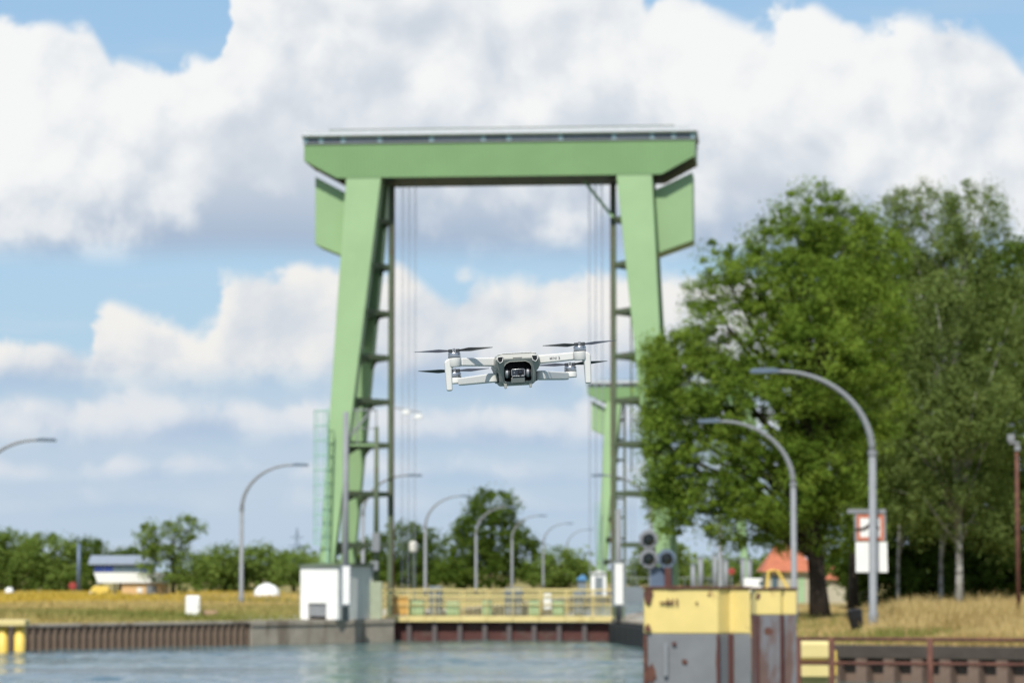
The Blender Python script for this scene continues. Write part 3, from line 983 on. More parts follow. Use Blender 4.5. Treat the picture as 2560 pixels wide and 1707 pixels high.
# ------------------------------------------------------------------ white hut, masts and gear on the near lock head
hx = P(845, 1537, 162.5)
hut = thing('white_hut', 'bright white metal hut on the quay beside the green portal foot', 'hut', (hx.x, hx.y, ZG + 0.015), R(-30))
HWd, HDp, HHt = 2.4, 3.5, 2.82
MB().prism([(-HWd, 0.0), (-HWd + 0.5, 0.0), (-HWd + 0.5, 0.85), (-0.75, 0.85), (-0.75, 0.0), (0, 0), (0, HHt), (-HWd, HHt)], 0.0, 0.25).build('front_wall', WHITE, hut, bevel=0.02)
MB().box(-HWd, -HWd + 0.1, 0.25, HDp, 0.0, HHt).build('side_wall', WHITE, hut)
npan = 5
for i in range(npan):
    MB().box(-0.1, 0.0 + 0.012 * (i % 2), 0.253 + i * (HDp - 0.26) / npan, 0.253 + (i + 1) * (HDp - 0.26) / npan - 0.02, 0.0, HHt).build('side_panel', OFFW, hut)
MB().box(-HWd, 0, HDp, HDp + 0.1, 0.0, HHt).build('rear_wall', WHITE, hut)
MB().box(-HWd + 0.51, -0.76, 0.1, 0.2, 0.18, 0.84).build('vent_grille', GALV, hut)
MB().prism([(0.0, HHt + 0.005), (HDp + 0.2, HHt + 0.005), (HDp + 0.2, HHt + 0.12), (2.0, HHt + 0.16), (-0.1, HHt + 0.06), (-0.15, HHt + 0.005)], -HWd - 0.12, 0.14, 'x').build('roof', GREEND, hut)

ms = GX(863, 161.6)
mast = thing('gauge_mast', 'slim grey mast with a white gauge board beside the white hut', 'mast', ms)
MB().path([(0, 0, 0), (0, 0, 10.9)], [0.19, 0.14], 10).build('pole', GALV, mast, smooth=True)
zb0, zb1 = HZ(1512, 161.2) - ZG, HZ(1415, 161.2) - ZG
MB().box(-0.26, 0.30, -0.30, -0.20, zb0 - 0.05, zb1 + 0.08).build('board_frame', GREYBOX, mast)
MB().box(-0.12, 0.24, -0.33, -0.303, zb0 + 0.05, zb1).build('gauge_board', WHITE, mast)
m2 = GX(940, 165.5)
mast2 = thing('signal_mast', 'thin grey mast on a stubby green pedestal close to the gate', 'mast', m2)
MB().path([(0, 0, 2.0), (0, 0, 10.3)], [0.17, 0.11], 10).build('pole', GREEND, mast2, smooth=True)
MB().box(-0.32, 0.32, -0.32, 0.32, 0.0, 2.0).build('pedestal', mat('grey_green_paint', srgb(158, 165, 140), 0.6), mast2, bevel=0.03)
MB().box(-0.22, 0.2, -0.25, 0.2, 3.6, 4.6).box(-0.35, 0.12, -0.2, 0.15, 2.6, 3.1).build('junction_box', GALV, mast2, bevel=0.02)
fl = thing('floodlight_bracket', 'pair of small pale floodlights reaching out from the guide rail', 'floodlight', L(-6.0, -0.6, 11.6), -AXIS)
MB().tube((0, 0, 0), (1.6, -0.2, -0.35), 0.035, n=6).build('bracket_arm', GALV, fl)
for q in ((0.75, -0.15, -0.3), (1.45, -0.2, -0.55)):
    MB().box(q[0] - 0.2, q[0] + 0.2, q[1] - 0.12, q[1] + 0.12, q[2] - 0.12, q[2] + 0.12).build('floodlight', WHITE, fl, bevel=0.03)
cl_ = GX(1015, 172)
cb = thing('lantern_post', 'small cream lantern on a thin post left of the hoist ropes', 'lantern', L(-5.3, 3.0))
MB().tube((0, 0, 0), (0, 0, 3.6), 0.05, n=8).build('post', GREEND, cb)
MB().lathe([(0.12, 3.6), (0.24, 3.7), (0.24, 4.15), (0.1, 4.25)], 12).build('lantern', mat('cream_plastic', (0.7, 0.68, 0.6), 0.5), cb)
# gauge board on the far side of the chamber
ms2 = GX(1547, 162)
g2 = thing('gauge_board', 'tall white gauge board in a grey frame below the guide rail', 'gauge', ms2)
z0, z1 = HZ(1512, 162) - ZG, HZ(1408, 162) - ZG
MB().box(-0.38, 0.40, 0.0, 0.12, z0 - 0.06, z1 + 0.1).build('frame', GREYBOX, g2)
MB().box(-0.20, 0.22, -0.03, -0.003, z0 + 0.05, z1).build('board', WHITE, g2)
MB().box(-0.3, -0.2, 0.0, 0.12, 0, z0 - 0.06).box(0.2, 0.3, 0.0, 0.12, 0, z0 - 0.06).build('support', GREEND, g2)
MB().tube((0.0, 0.2, 0.0), (0.0, 0.2, 5.8), 0.17, 0.15, 10).build('post', GALV, g2, smooth=True)

# three-lamp signal
sgp = GX(1652, 150.5)
sig = thing('canal_signal', 'three round canal signals on a dark post above the yellow dolphin', 'signal', sgp)
px = 150.5 / FPX
MB().box(-0.5, 0.62, 0.25, 0.5, 0.0, HZ(1415, 150.5) - ZG).build('post', GALVD, sig, bevel=0.03)
MB().box(0.2, 0.5, -0.1, 0.24, 0.0, HZ(1418, 150.5) - ZG).build('pillar', RUSTD, sig)
for (x, y, rim) in ((1622, 1348, SIGNALW), (1622, 1396, SIGNALW), (1667, 1396, LAMPHEAD)):
    M = Matrix.Translation(((x - 1652) * px, 0.0, HZ(y, 150.5) - ZG)) @ Matrix.Rotation(R(90), 4, 'X')
    n8 = 8
    h = MB().lathe([(0.48, -0.2), (0.50, 0.0), (0.48, 0.05), (0.36, 0.06)], n8, M @ Matrix.Rotation(R(22.5), 4, 'Z')).build('housing', rim, sig)
    MB().lathe([(0.30, 0.062), (0.30, 0.09), (0.22, 0.12), (0.05, 0.14)], 18, M).build('lens', LENSD, h)
    MB().path([M @ Vector((0.33 * math.cos(a), 0.33 * math.sin(a), 0.25)) for a in np.linspace(R(-10), R(190), 13)], 0.04, 6).build('visor', rim if rim is not SIGNALW else GALV, h)

# ------------------------------------------------------------------ dolphins
def dolphin(name, label, pts, D, ytop, yband, back=1.6, shell=None):
    """folded steel wall: pts = columns with depth offsets; yellow band above grey steel"""
    c = sum(p[0] for p in pts) / len(pts)
    org = P(c, 1500, D)
    root = thing(name, label, 'dolphin', (org.x, D, 0))
    out = [((x - c) * D / FPX, off) for x, off in pts]
    n = len(out)
    zt0, zb0 = HZ(ytop, D), HZ(yband, D)
    poly = out + [(out[-1][0] - 0.05, back), (out[0][0] + 0.05, back)]
    low = MB().prism(poly, -2.0, zb0 - 0.003, 'z').build('steel_shell', shell or DOLG, root, bevel=0.03)
    cen = [(sum(p[0] for p in poly) / len(poly)), (sum(p[1] for p in poly) / len(poly))]
    grow = [((x - cen[0]) * 1.006 + cen[0], (y - cen[1]) * 1.01 + cen[1]) for x, y in poly]
    MB().prism(grow, zb0, zt0, 'z').build('yellow_band', YEL, root, bevel=0.03)
    rim = MB()
    for i in range(len(grow)):
        a, b = grow[i], grow[(i + 1) % len(grow)]
        rim.beam((a[0], a[1], zt0 + 0.02), (b[0], b[1], zt0 + 0.02), 0.10, 0.04)
    rim.build('top_rim', RUST, root)
    for x, y in out[1:-1]:
        MB().tube((x, y - 0.03, -2), (x, y - 0.03, zb0 - 0.02), 0.04, n=6).build('seam', RUSTD, root)
    MB().tube((out[0][0] + 0.02, out[0][1] - 0.02, -2), (out[0][0] + 0.02, out[0][1] - 0.02, zb0 - 0.02), 0.05, n=6).build('seam', RUST, root)
    return root


d1 = dolphin('steel_dolphin', 'big yellow-topped grey steel dolphin standing nearest in the water', [(1612, 0.06), (1795, 0.0), (1826, 0.35), (1832, 0.35), (1875, 0.02)], 75, 1470, 1583)
MB().box(-1.25, -1.16, -0.05, 0.03, 1.2, 2.0).build('ladder_bar', GALV, d1)
for (x, y, sx, sz) in ((-0.55, 2.98, 0.045, 0.16), (-0.44, 2.98, 0.045, 0.15), (-0.33, 2.98, 0.045, 0.16), (-0.60, 2.97, 0.3, 0.04), (0.15, 2.96, 0.05, 0.05), (0.45, 3.16, 0.06, 0.05), (-0.4, 1.98, 0.1, 0.08)):
    MB().box(x - sx / 2 - 0.6, x + sx / 2 - 0.6, -0.026, -0.006, y - sz / 2 - 0.0, y + sz / 2).build('rust_mark', RUSTD, d1)
def rust_patch(root, cx_, cz_, rx, rz_, y, seed):
    rs_ = random.Random(seed)
    pts = [(cx_ + rx * math.cos(t) * rs_.uniform(0.6, 1.15), cz_ + rz_ * math.sin(t) * rs_.uniform(0.6, 1.15)) for t in np.linspace(0, 2 * math.pi, 15)[:-1]]
    MB().prism(pts, y - 0.004, y + 0.02).build('rust_patch', RUST, root)


rust_patch(d1, -1.62, 3.12, 0.13, 0.24, -0.0, 1)
rust_patch(d1, -1.64, 2.35, 0.08, 0.12, -0.02, 2)
rust_patch(d1, -1.56, 1.25, 0.14, 0.26, 0.02, 3)
rust_patch(d1, 0.05, 1.5, 0.05, 0.5, 0.0, 5)
rust_patch(d1, -0.95, 3.33, 0.35, 0.05, -0.005, 6)
rust_patch(d1, -0.3, 3.34, 0.22, 0.04, -0.005, 7)
rust_patch(d1, -0.75, 1.55, 0.10, 0.07, 0.0, 8)
rust_patch(d1, -1.45, 0.7, 0.16, 0.12, 0.02, 9)
d2 = dolphin('yellow_steel_dolphin', 'second yellow-topped dolphin with rusty sides and a yellow hoop on it', [(1884, 0.3), (1893, 0.0), (1953, 0.0), (1957, 0.14), (1992, 0.1)], 84, 1472, 1536, 1.5, DOLR)
rust_patch(d2, (1896 - 1935.8) * 84 / FPX, 3.05, 0.06, 0.12, -0.02, 11)
rust_patch(d2, (1920 - 1935.8) * 84 / FPX, 2.1, 0.16, 0.12, 0.0, 12)
pl = MB()
k = 84 / FPX
zt2 = HZ(1472, 84)
cx = 1935.8
for yy in (0.25, 0.75):
    pl.path([((1921 - cx) * k, yy, zt2), ((1925 - cx) * k, yy, zt2 + 0.48), ((1935 - cx) * k, yy, zt2 + 0.52), ((1948 - cx) * k, yy, zt2 + 0.5), ((1976 - cx) * k, yy, zt2)], 0.018, 6)
pl.build('hoop_ladder', YELC, d2)
# yellow mooring box in front of the wall
yb = GX(2033, 101.2, 0)
ym = thing('yellow_mooring_box', 'two-tier yellow steel mooring box behind the rusty pipe rail', 'mooring box', (yb.x, yb.y, 0))
k = 101.2 / FPX
MB().box(-0.63, 0.63, -0.1, 1.0, HZ(1648, 101.2), HZ(1602, 101.2)).build('upper_box', YELL, ym, bevel=0.12, seg=3)
MB().box(-0.63, 0.56, -0.14, 1.0, HZ(1692, 101.2), HZ(1656, 101.2)).build('lower_box', YELL, ym, bevel=0.05)
MB().box(-0.6, 0.78, 0.2, 0.9, -1.5, HZ(1650, 101.2)).build('column', YELL, ym, bevel=0.05)
MB().box(0.62, 0.8, 0.1, 0.8, HZ(1690, 101.2), HZ(1625, 101.2)).build('side_tube', YELC, ym, bevel=0.06)

# rusty pipe rail in the water in front of the wall
fr_ = thing('pipe_rail', 'rusty two-pipe rail standing in the water before the pocketed wall', 'railing', (0, 0, 0))
A_, B_ = GX(1992, 98.5, 0), GX(2760, 96.0, 0)
for z in (HZ(1596, 98.2), HZ(1657, 98.2)):
    MB().tube((A_.x, A_.y, z), (B_.x, B_.y, z), 0.06, n=8).build('rail', RUST, fr_, smooth=True)
for x in (1996, 2082, 2331, 2580):
    q = A_.lerp(B_, (x - 1992) / 768)
    MB().tube((q.x, q.y, -1.5), (q.x, q.y, HZ(1594, 98.2)), 0.10, n=10).build('post', RUST, fr_, smooth=True)

# left yellow dolphin
yl = GX(30, 143.5, 0)
lt = thing('yellow_pile_dolphin', 'yellow dolphin of round piles under a yellow cap by the long quay', 'dolphin', (yl.x - 0.6, yl.y, 0))
MB().box(-1.7, 1.28, -0.5, 0.7, HZ(1566, 141.5), HZ(1550, 141.5)).build('cap_beam', YELL, lt, bevel=0.05)
for x in (-1.15, 0.15, 0.95):
    MB().path([(x, 0, -1.5), (x, 0, HZ(1567, 141.5))], 0.26, 14).build('pile', YELC, lt, smooth=True)

# ------------------------------------------------------------------ small things on the left bank
c1 = GX(481, 171)
cab = thing('white_cabinet', 'small rounded white cabinet at the edge of the meadow', 'cabinet', c1)
MB().box(-0.40, 0.40, 0, 0.5, 0.05, 1.22).build('body', WHITE, cab, bevel=0.10, seg=3)
MB().box(-0.36, 0.36, 0.05, 0.45, 0.0, 0.06).build('plinth', CONC, cab)
MB().box(0.26, 0.30, -0.012, -0.002, 0.5, 0.7).build('handle', GALV, cab)
b1 = GX(523, 172)
MBb = MB().box(-0.4, 0.4, 0, 0.5, 0, 0.38)
tag(MBb.build('brown_planter', mat('brown_box', srgb(168, 140, 115), 0.8), None, bevel=0.03, loc=b1), 'low brown box in the grass beside the white cabinet', 'box')
tk = GX(667, 272)
tank = thing('white_tank', 'low white domed tank in the meadow before the bushes', 'tank', tk)
M = Matrix.Diagonal((1.15, 0.9, 1.0, 1))
MB().lathe([(1.0, 0.0), (1.02, 0.5), (0.9, 1.0), (0.6, 1.35), (0.3, 1.45), (0.28, 1.5), (0.1, 1.52)], 20, M).build('body', WHITE, tank, smooth=True)
MB().lathe([(0.3, 1.4), (0.3, 1.58), (0.1, 1.6)], 12).build('lid', OFFW, tank)
for s in (-0.6, 0.6):
    MB().box(s - 0.15, s + 0.15, -0.95, -0.8, 0, 0.3).build('foot', GREYBOX, tank)
pst = GX(196, 330)
pg = thing('grey_post', 'plain grey post standing beside the small red board', 'post', pst)
MB().path([(0, 0, 0), (0, 0, 5.6)], [0.22, 0.2], 10).build('pole', GALVD, pg, smooth=True)
rs = GX(181, 322)
rb = thing('red_board', 'small red board on a short stake near the treeline', 'sign', rs)
MB().tube((0, 0, 0), (0, 0, 0.8), 0.06, n=6).build('stake', GREYBOX, rb)
MB().lathe([(0.36, -0.03), (0.4, 0.0), (0.36, 0.03)], 16, Matrix.Translation((0, -0.08, 1.1)) @ Matrix.Rotation(R(90), 4, 'X')).build('board', RED, rb)
for x, D, lab, wd, ht in ((23, 300, 'white rounded bollard in the yellow flowers at the meadow edge', 0.42, 0.95), (229, 296, 'small white bollard next to the yellow digger bucket', 0.3, 0.6),
                          (281, 285, 'pale low bollard before the brick control building', 0.28, 0.5)):
    bo = GX(x, D)
    bb = thing('white_bollard', lab, 'bollard', bo, 0, 'bollards in the meadow')
    MB().lathe([(wd, 0.0), (wd, ht * 0.75), (wd * 0.8, ht), (wd * 0.3, ht * 1.1)], 14).build('body', WHITE, bb, smooth=True)
    MB().lathe([(wd * 1.05, ht * 0.4), (wd * 1.05, ht * 0.55)], 14).build('band', GALV, bb)
dg = GX(250, 292)
dgt = thing('yellow_trailer', 'small yellow trailer parked under the overhang of the control building', 'trailer', dg)
MB().prism([(-0.7, 0.35), (0.7, 0.35), (0.9, 1.0), (0.6, 1.2), (-0.5, 1.25), (-0.85, 0.9)], -0.5, 0.7).build('tub', YELC, dgt, bevel=0.05)
for x in (-0.5, 0.5):
    MB().lathe([(0.3, -0.08), (0.32, 0), (0.3, 0.08)], 14, Matrix.Translation((x, -0.6, 0.32)) @ Matrix.Rotation(R(90), 4, 'X')).build('wheel', BLACKR, dgt)
MB().tube((-0.8, 0, 0.45), (-1.5, 0, 0.35), 0.05, n=6).build('drawbar', YELC, dgt)

# control building
D_B = 300
cbp = GX(325, D_B)
ctl = thing('control_building', 'lock control building with blue window band over a white parapet and sand brick base', 'building', cbp, R(4))
k = D_B / FPX
X = lambda x: (x - 325) * k
Z = lambda y: HZ(y, D_B) - ZG
MB().box(X(305), X(418), -0.6, 5, -0.02, Z(1457)).build('brick_base', BRICK, ctl)
MB().prism([(X(236), Z(1430)), (X(414), Z(1430)), (X(414), Z(1456)), (X(246), Z(1456))], -0.9, 6.0).build('parapet', WHITE, ctl)
for i in range(6):
    x0, x1 = 236 + i * 24, 236 + (i + 1) * 24
    MB().box(X(x0) + 0.04, X(x1) - 0.04, -0.6, -0.55, Z(1429), Z(1412)).build('window_pane', BLUEGL if i in (0, 1, 5) else GLASS, ctl)
MB().box(X(236), X(382), -0.54, 5.5, Z(1429.5), Z(1412)).build('window_band_core', GREYBOX, ctl)
MB().prism([(-0.85, Z(1411)), (6.5, Z(1411)), (6.5, Z(1409)), (2.8, Z(1387)), (-0.85, Z(1408))], X(222), X(390), 'x').build('roof', SLATE, ctl)
MB().box(X(366), X(390), -0.66, -0.604, 0.0, Z(1462)).build('door', GALV, ctl)
MB().box(X(368), X(372), -0.70, -0.661, 0.9, 1.0).build('handle', GREYBOX, ctl)
MB().box(X(343), X(356), -0.66, -0.604, Z(1480), Z(1468)).build('notice', WHITE, ctl)
MB().box(X(240), X(245), 0.2, 0.5, 0, Z(1457)).build('column', GREYBOX, ctl)
MB().box(X(285), X(290), 0.2, 0.5, 0, Z(1457)).build('column', GREYBOX, ctl)

# power pylon far away
pyp = GX(742, 900)
py = thing('power_pylon', 'faint lattice power pylon far beyond the bushes', 'pylon', pyp)
ph = 15.5
pm = MB()
for sx in (-1, 1):
    for sy in (-1, 1):
        pm.beam((sx * 1.3, sy * 1.3, 0), (sx * 0.15, sy * 0.15, ph), 0.14, 0.14)
for i in range(7):
    z0, z1 = i * ph / 7.5, (i + 1) * ph / 7.5
    w0, w1 = 1.3 - 1.15 * z0 / ph, 1.3 - 1.15 * z1 / ph
    pm.beam((-w0, -w0, z0), (w1, -w1, z1), 0.08, 0.08).beam((w0, -w0, z0), (-w1, -w1, z1), 0.08, 0.08)
pm.build('lattice', GALVD, py)
for z, wd in ((ph * 0.82, 1.9), (ph * 0.66, 2.6)):
    MB().beam((-wd, 0, z), (wd, 0, z), 0.16, 0.22).build('cross_arm', GALVD, py)

# ------------------------------------------------------------------ right bank: house, bin, posts
D_H = 255
k = D_H / FPX
hp = GX(1968, D_H)
hs = thing('orange_roofed_house', 'small cream house with orange tiled hip roof behind the trees', 'house', hp)
X = lambda x: (x - 1968) * k
Z = lambda y: HZ(y, D_H) - ZG
MB().box(X(1918), X(2022), 0.0, 5.0, -0.02, Z(1430)).build('wall', WALLC, hs)
ze, zr_ = Z(1428), Z(1362)
rf = MB().add([(X(1904), -0.5, ze), (X(2034), -0.5, ze), (X(2034), 5.5, ze), (X(1904), 5.5, ze), (X(1945), 2.3, zr_), (X(2002), 2.3, zr_)],
              [(0, 1, 5, 4), (1, 2, 5), (2, 3, 4, 5), (3, 0, 4), (3, 2, 1, 0)]).build('roof', ROOFT, hs)
MB().box(X(1957), X(1970), 1.6, 2.2, zr_ - 0.9, zr_ + 0.25).build('chimney', BRICK, rf)
MB().box(X(1930), X(1945), -0.04, 0.0 - 0.003, 1.0, 2.2).build('window', GLASS, hs)
MB().box(X(1996), X(2012), -0.04, 0.0 - 0.003, 0.0, 2.1).build('door', GREENBOX, hs)
MB().box(X(2045), X(2116), 1.0, 5.0, -0.02, Z(1449)).build('wing_wall', WALLC, hs)
MB().add([(X(2038), 0.6, Z(1447)), (X(2124), 0.6, Z(1447)), (X(2124), 5.4, Z(1447)), (X(2038), 5.4, Z(1447)), (X(2060), 3, Z(1416)), (X(2098), 3, Z(1416))],
         [(0, 1, 5, 4), (1, 2, 5), (2, 3, 4, 5), (3, 0, 4), (3, 2, 1, 0)]).build('wing_roof', ROOFT, hs)
bn = GX(2146, 122.5)
lb = thing('litter_bin', 'black litter bin tilted beside the lamp post in dry grass', 'bin', (bn.x, bn.y, ZG))
M = Matrix.Rotation(R(-9), 4, 'Y')
MB().lathe([(0.24, 0.25), (0.30, 0.75), (0.30, 0.95)], 14, M).build('bucket', BLACK, lb, smooth=False)
MB().lathe([(0.32, 0.93), (0.33, 1.0), (0.2, 1.08)], 14, M).build('lid', BLACK, lb)
MB().box(-0.05, 0.35, -0.2, 0.2, 0.0, 0.24).build('base_block', CONC, lb, bevel=0.02)
kb = GX(2153, 204)
kt = thing('recycling_container', 'green container with white and red top under the trees', 'container', kb)
MB().box(-0.55, 0.55, 0, 1.1, 0.0, 0.8).build('body', mat('dark_green_plastic', srgb(50, 100, 70), 0.5), kt, bevel=0.05)
MB().box(-0.55, 0.55, 0, 1.1, 0.803, 1.3).build('upper_body', WHITE, kt, bevel=0.04)
MB().prism([(-0.6, 1.303), (0.6, 1.303), (0.4, 1.6), (-0.4, 1.6)], 0.0, 1.1).build('lid', RED, kt, bevel=0.03)
for i, (x, yt, lab) in enumerate(((1733, 1412, 'first and lowest of the pale mooring posts behind the big dolphin'), (1752, 1394, 'second pale mooring post from the signals'),
                                  (1788, 1386, 'tallest pale mooring post, next to a stop board gap'), (1815, 1400, 'pale mooring post right before the little red disc'),
                                  (1858, 1395, 'pale mooring post between red disc and house roof'), (1874, 1398, 'last pale mooring post before the house roof'))):
    q = GX(x, 300 + i * 3)
    mp = thing('mooring_post', lab, 'post', q, 0, 'pale posts along the upper quay')
    hh = HZ(yt, 300) - ZG
    MB().path([(0, 0, 0), (0, 0, hh)], [0.26, 0.24], 10).build('shaft', GALV, mp, smooth=True)
    MB().lathe([(0.3, hh), (0.3, hh + 0.12), (0.1, hh + 0.2)], 10).build('cap', GREYBOX, mp)
rd = GX(1829, 305)
rdt = thing('red_disc_sign', 'tiny red disc sign among the pale mooring posts', 'sign', rd)
MB().tube((0, 0, 0), (0, 0, 2.8), 0.06, n=6).build('stake', GALV, rdt)
MB().lathe([(0.3, -0.02), (0.34, 0), (0.3, 0.02)], 14, Matrix.Translation((0, -0.09, 2.6)) @ Matrix.Rotation(R(90), 4, 'X')).build('disc', RED, rdt)
vn = GX(1890, 290)
van = thing('white_van', 'white van parked beyond the second dolphin', 'van', vn)
MB().prism([(-1.1, 0.35), (1.6, 0.35), (1.6, 1.2), (1.1, 1.9), (-1.1, 1.95)], 0, 1.8).build('body', WHITE, van, bevel=0.1)
for x in (-0.6, 1.0):
    MB().lathe([(0.3, -0.1), (0.33, 0), (0.3, 0.1)], 14, Matrix.Translation((x, -0.03, 0.33)) @ Matrix.Rotation(R(90), 4, 'X')).build('wheel', BLACKR, van)
MB().box(0.3, 1.0, -0.02, -0.004, 1.25, 1.7).build('window', GLASS, van)
wh = GX(1497, 330)
ws = thing('white_kiosk', 'small white kiosk beyond the walkway near the guide rail', 'kiosk', wh)
MB().box(-0.8, 0.8, 0, 2, 0, 2.4).build('wall', WHITE, ws)
MB().prism([(-0.95, 2.403), (0.95, 2.403), (0, 2.75)], -0.2, 2.2).build('roof', OFFW, ws)
MB().box(-0.4, 0.4, -0.04, -0.003, 0.0, 2.0).build('door', GREYBOX, ws)
bo = GX(1455, 300)
bt = thing('blue_cover', 'small blue covered boat stand beyond the walkway', 'cover', bo)
MB().prism([(-0.5, 1.7), (0.5, 1.7), (0.35, 2.1), (0.1, 2.3), (-0.35, 2.0)], 0, 1).build('sheet', BLUE, bt, bevel=0.05)
MB().box(-0.4, 0.4, 0.2, 0.8, 0, 1.69).build('stand', GREYBOX, bt)


# ------------------------------------------------------------------ trees
def leaves(centers, radii, per, size, droop=0.0, flat=0.75):
    """leaf quads scattered in clumps"""
    n = len(centers)
    idx = np.repeat(np.arange(n), per)
    N = len(idx)
    d = RNG.normal(size=(N, 3))
    d /= np.linalg.norm(d, axis=1)[:, None]
    r = RNG.random(N) ** 0.45
    off = d * r[:, None] * radii[idx][:, None]
    off[:, 2] *= flat
    if droop:
        off[:, 2] -= np.abs(RNG.normal(size=N)) * droop * radii[idx]
    c = centers[idx] + off
    nrm = RNG.normal(size=(N, 3)) * 0.7 + np.array([0, 0, 0.8]) + d * 0.8
    nrm /= np.linalg.norm(nrm, axis=1)[:, None]
    a = np.cross(nrm, RNG.normal(size=(N, 3)))
    a /= np.linalg.norm(a, axis=1)[:, None] + 1e-9
    b = np.cross(nrm, a)
    s = size * (0.6 + 0.8 * RNG.random(N))[:, None]
    V = np.stack([c - a * s * 0.5, c - b * s * 0.33 - a * s * 0.05, c + a * s * 0.5, c + b * s * 0.33 - a * s * 0.05], 1)
    clump_t = RNG.random(n)[idx]
    tint = np.clip(0.7 * clump_t ** 1.3 + 0.4 * RNG.random(N), 0, 1)
    return V, tint


def clumps(lobes, n, rc, shell=0.62):
    """clump centres in a set of ellipsoid lobes, mostly near their surfaces"""
    vol = np.array([l[1][0] * l[1][1] * l[1][2] for l in lobes]) ** (2 / 3)
    which = RNG.choice(len(lobes), size=n, p=vol / vol.sum())
    d = RNG.normal(size=(n, 3))
    d /= np.linalg.norm(d, axis=1)[:, None]
    r = shell + (1.06 - shell) * RNG.random(n) ** 0.7
    C = np.array([lobes[i][0] for i in which]) + d * r[:, None] * np.array([lobes[i][1] for i in which])
    return C, rc * (0.4 + 1.5 * RNG.random(n) ** 1.8)


def tree(name, label, base, trunk_top, lobes, n_clump, rc, per, size, lm, bark, tr=0.35, group=None, droop=0.0, nb=26, limbs=None):
    root = thing(name, label, 'tree', base, 0, group)
    C, rr = clumps(lobes, n_clump, rc)
    C[:, 2] = np.maximum(C[:, 2], 0.4)
    V, t = leaves(C, rr, per, size, droop)
    quads('crown', V, lm, root, t)
    tb = MB()
    tt = Vector(trunk_top)
    h = tt.length
    pts = [Vector((0, 0, -0.3))]
    for i in range(1, 9):
        f = i / 8
        pts.append(tt * f + Vector((math.sin(f * 5 + h) * 0.02 * h * (1 - f) * f, 0, 0)))
    tb.path(pts, [tr * 1.25] + [tr * (1.0 - 0.85 * (i / 8)) for i in range(1, 9)], 9)
    for c, r in lobes:
        cv = Vector(c)
        f = random.uniform(0.3, 0.6)
        st = tt * min(0.92, max(0.2, f * cv.z / max(h, 0.1)))
        mid = st.lerp(cv, 0.5) + Vector((0, 0, 0.06 * h))
        tb.path([st, mid, cv], [tr * 0.42, tr * 0.25, tr * 0.08], 6)
    for i in RNG.choice(n_clump, size=min(nb, n_clump), replace=False):
        cv = Vector(C[i])
        st = tt * min(0.97, max(0.25, 0.75 * cv.z / max(h, 0.1)))
        tb.path([st, st.lerp(cv, 0.55) + Vector((0, 0, 0.02 * h)), cv], [tr * 0.22, tr * 0.12, tr * 0.03], 5)
    if limbs:
        for pth, r0, r1 in limbs:
            tb.path(pth, list(np.linspace(r0, r1, len(pth))), 7)
    tb.build('trunk', bark, root, smooth=True, fix=False)
    return root


def lob(base, D, items):
    """lobes given as (x, y, half width px, half height px, depth offset) in the photograph"""
    k = D / FPX
    out = []
    for x, y, a, b, off in items:
        p = P(x, y, D + off) - Vector(base)
        out.append(((p.x, p.y, p.z), (a * k, (a + b) * 0.5 * k, b * k)))
    return out


# big maple
bA = GX(2052, 157)
LA = lob(bA, 157, [(2040, 540, 95, 75, 0), (1960, 620, 95, 85, 0), (2110, 610, 100, 105, 1), (1800, 665, 48, 62, 0), (1890, 700, 100, 80, -1), (2010, 740, 150, 110, -1),
                   (1765, 740, 50, 60, 0), (1850, 850, 150, 105, -1), (2020, 900, 160, 140, -2), (2150, 800, 110, 150, 1), (1700, 890, 85, 60, 0), (1760, 960, 130, 95, -1), (1650, 890, 48, 55, 0),
                   (1900, 1030, 160, 120, -2), (1700, 1060, 90, 90, 0), (1635, 1030, 40, 60, 1), (1790, 1150, 130, 110, -1), (1930, 1200, 140, 110, -2), (2060, 1130, 140, 140, 0), (1690, 1200, 80, 80, 0),
                   (1770, 1280, 95, 55, -1), (1880, 1310, 110, 60, -1), (1990, 1320, 110, 70, 0), (2100, 1290, 110, 85, 1), (1635, 1160, 35, 60, 0), (2150, 1000, 110, 130, 1), (2195, 630, 70, 85, 2), (1658, 960, 45, 75, -1), (1672, 1120, 60, 95, -1), (1675, 1270, 55, 70, 0)])
tree('maple_tree', 'huge bright green maple whose crown covers the portal leg', bA, (-1.0, 0, 16), LA, 2300, 0.66, 100, 0.145, LEAF_A, BARK, 0.5, nb=80)
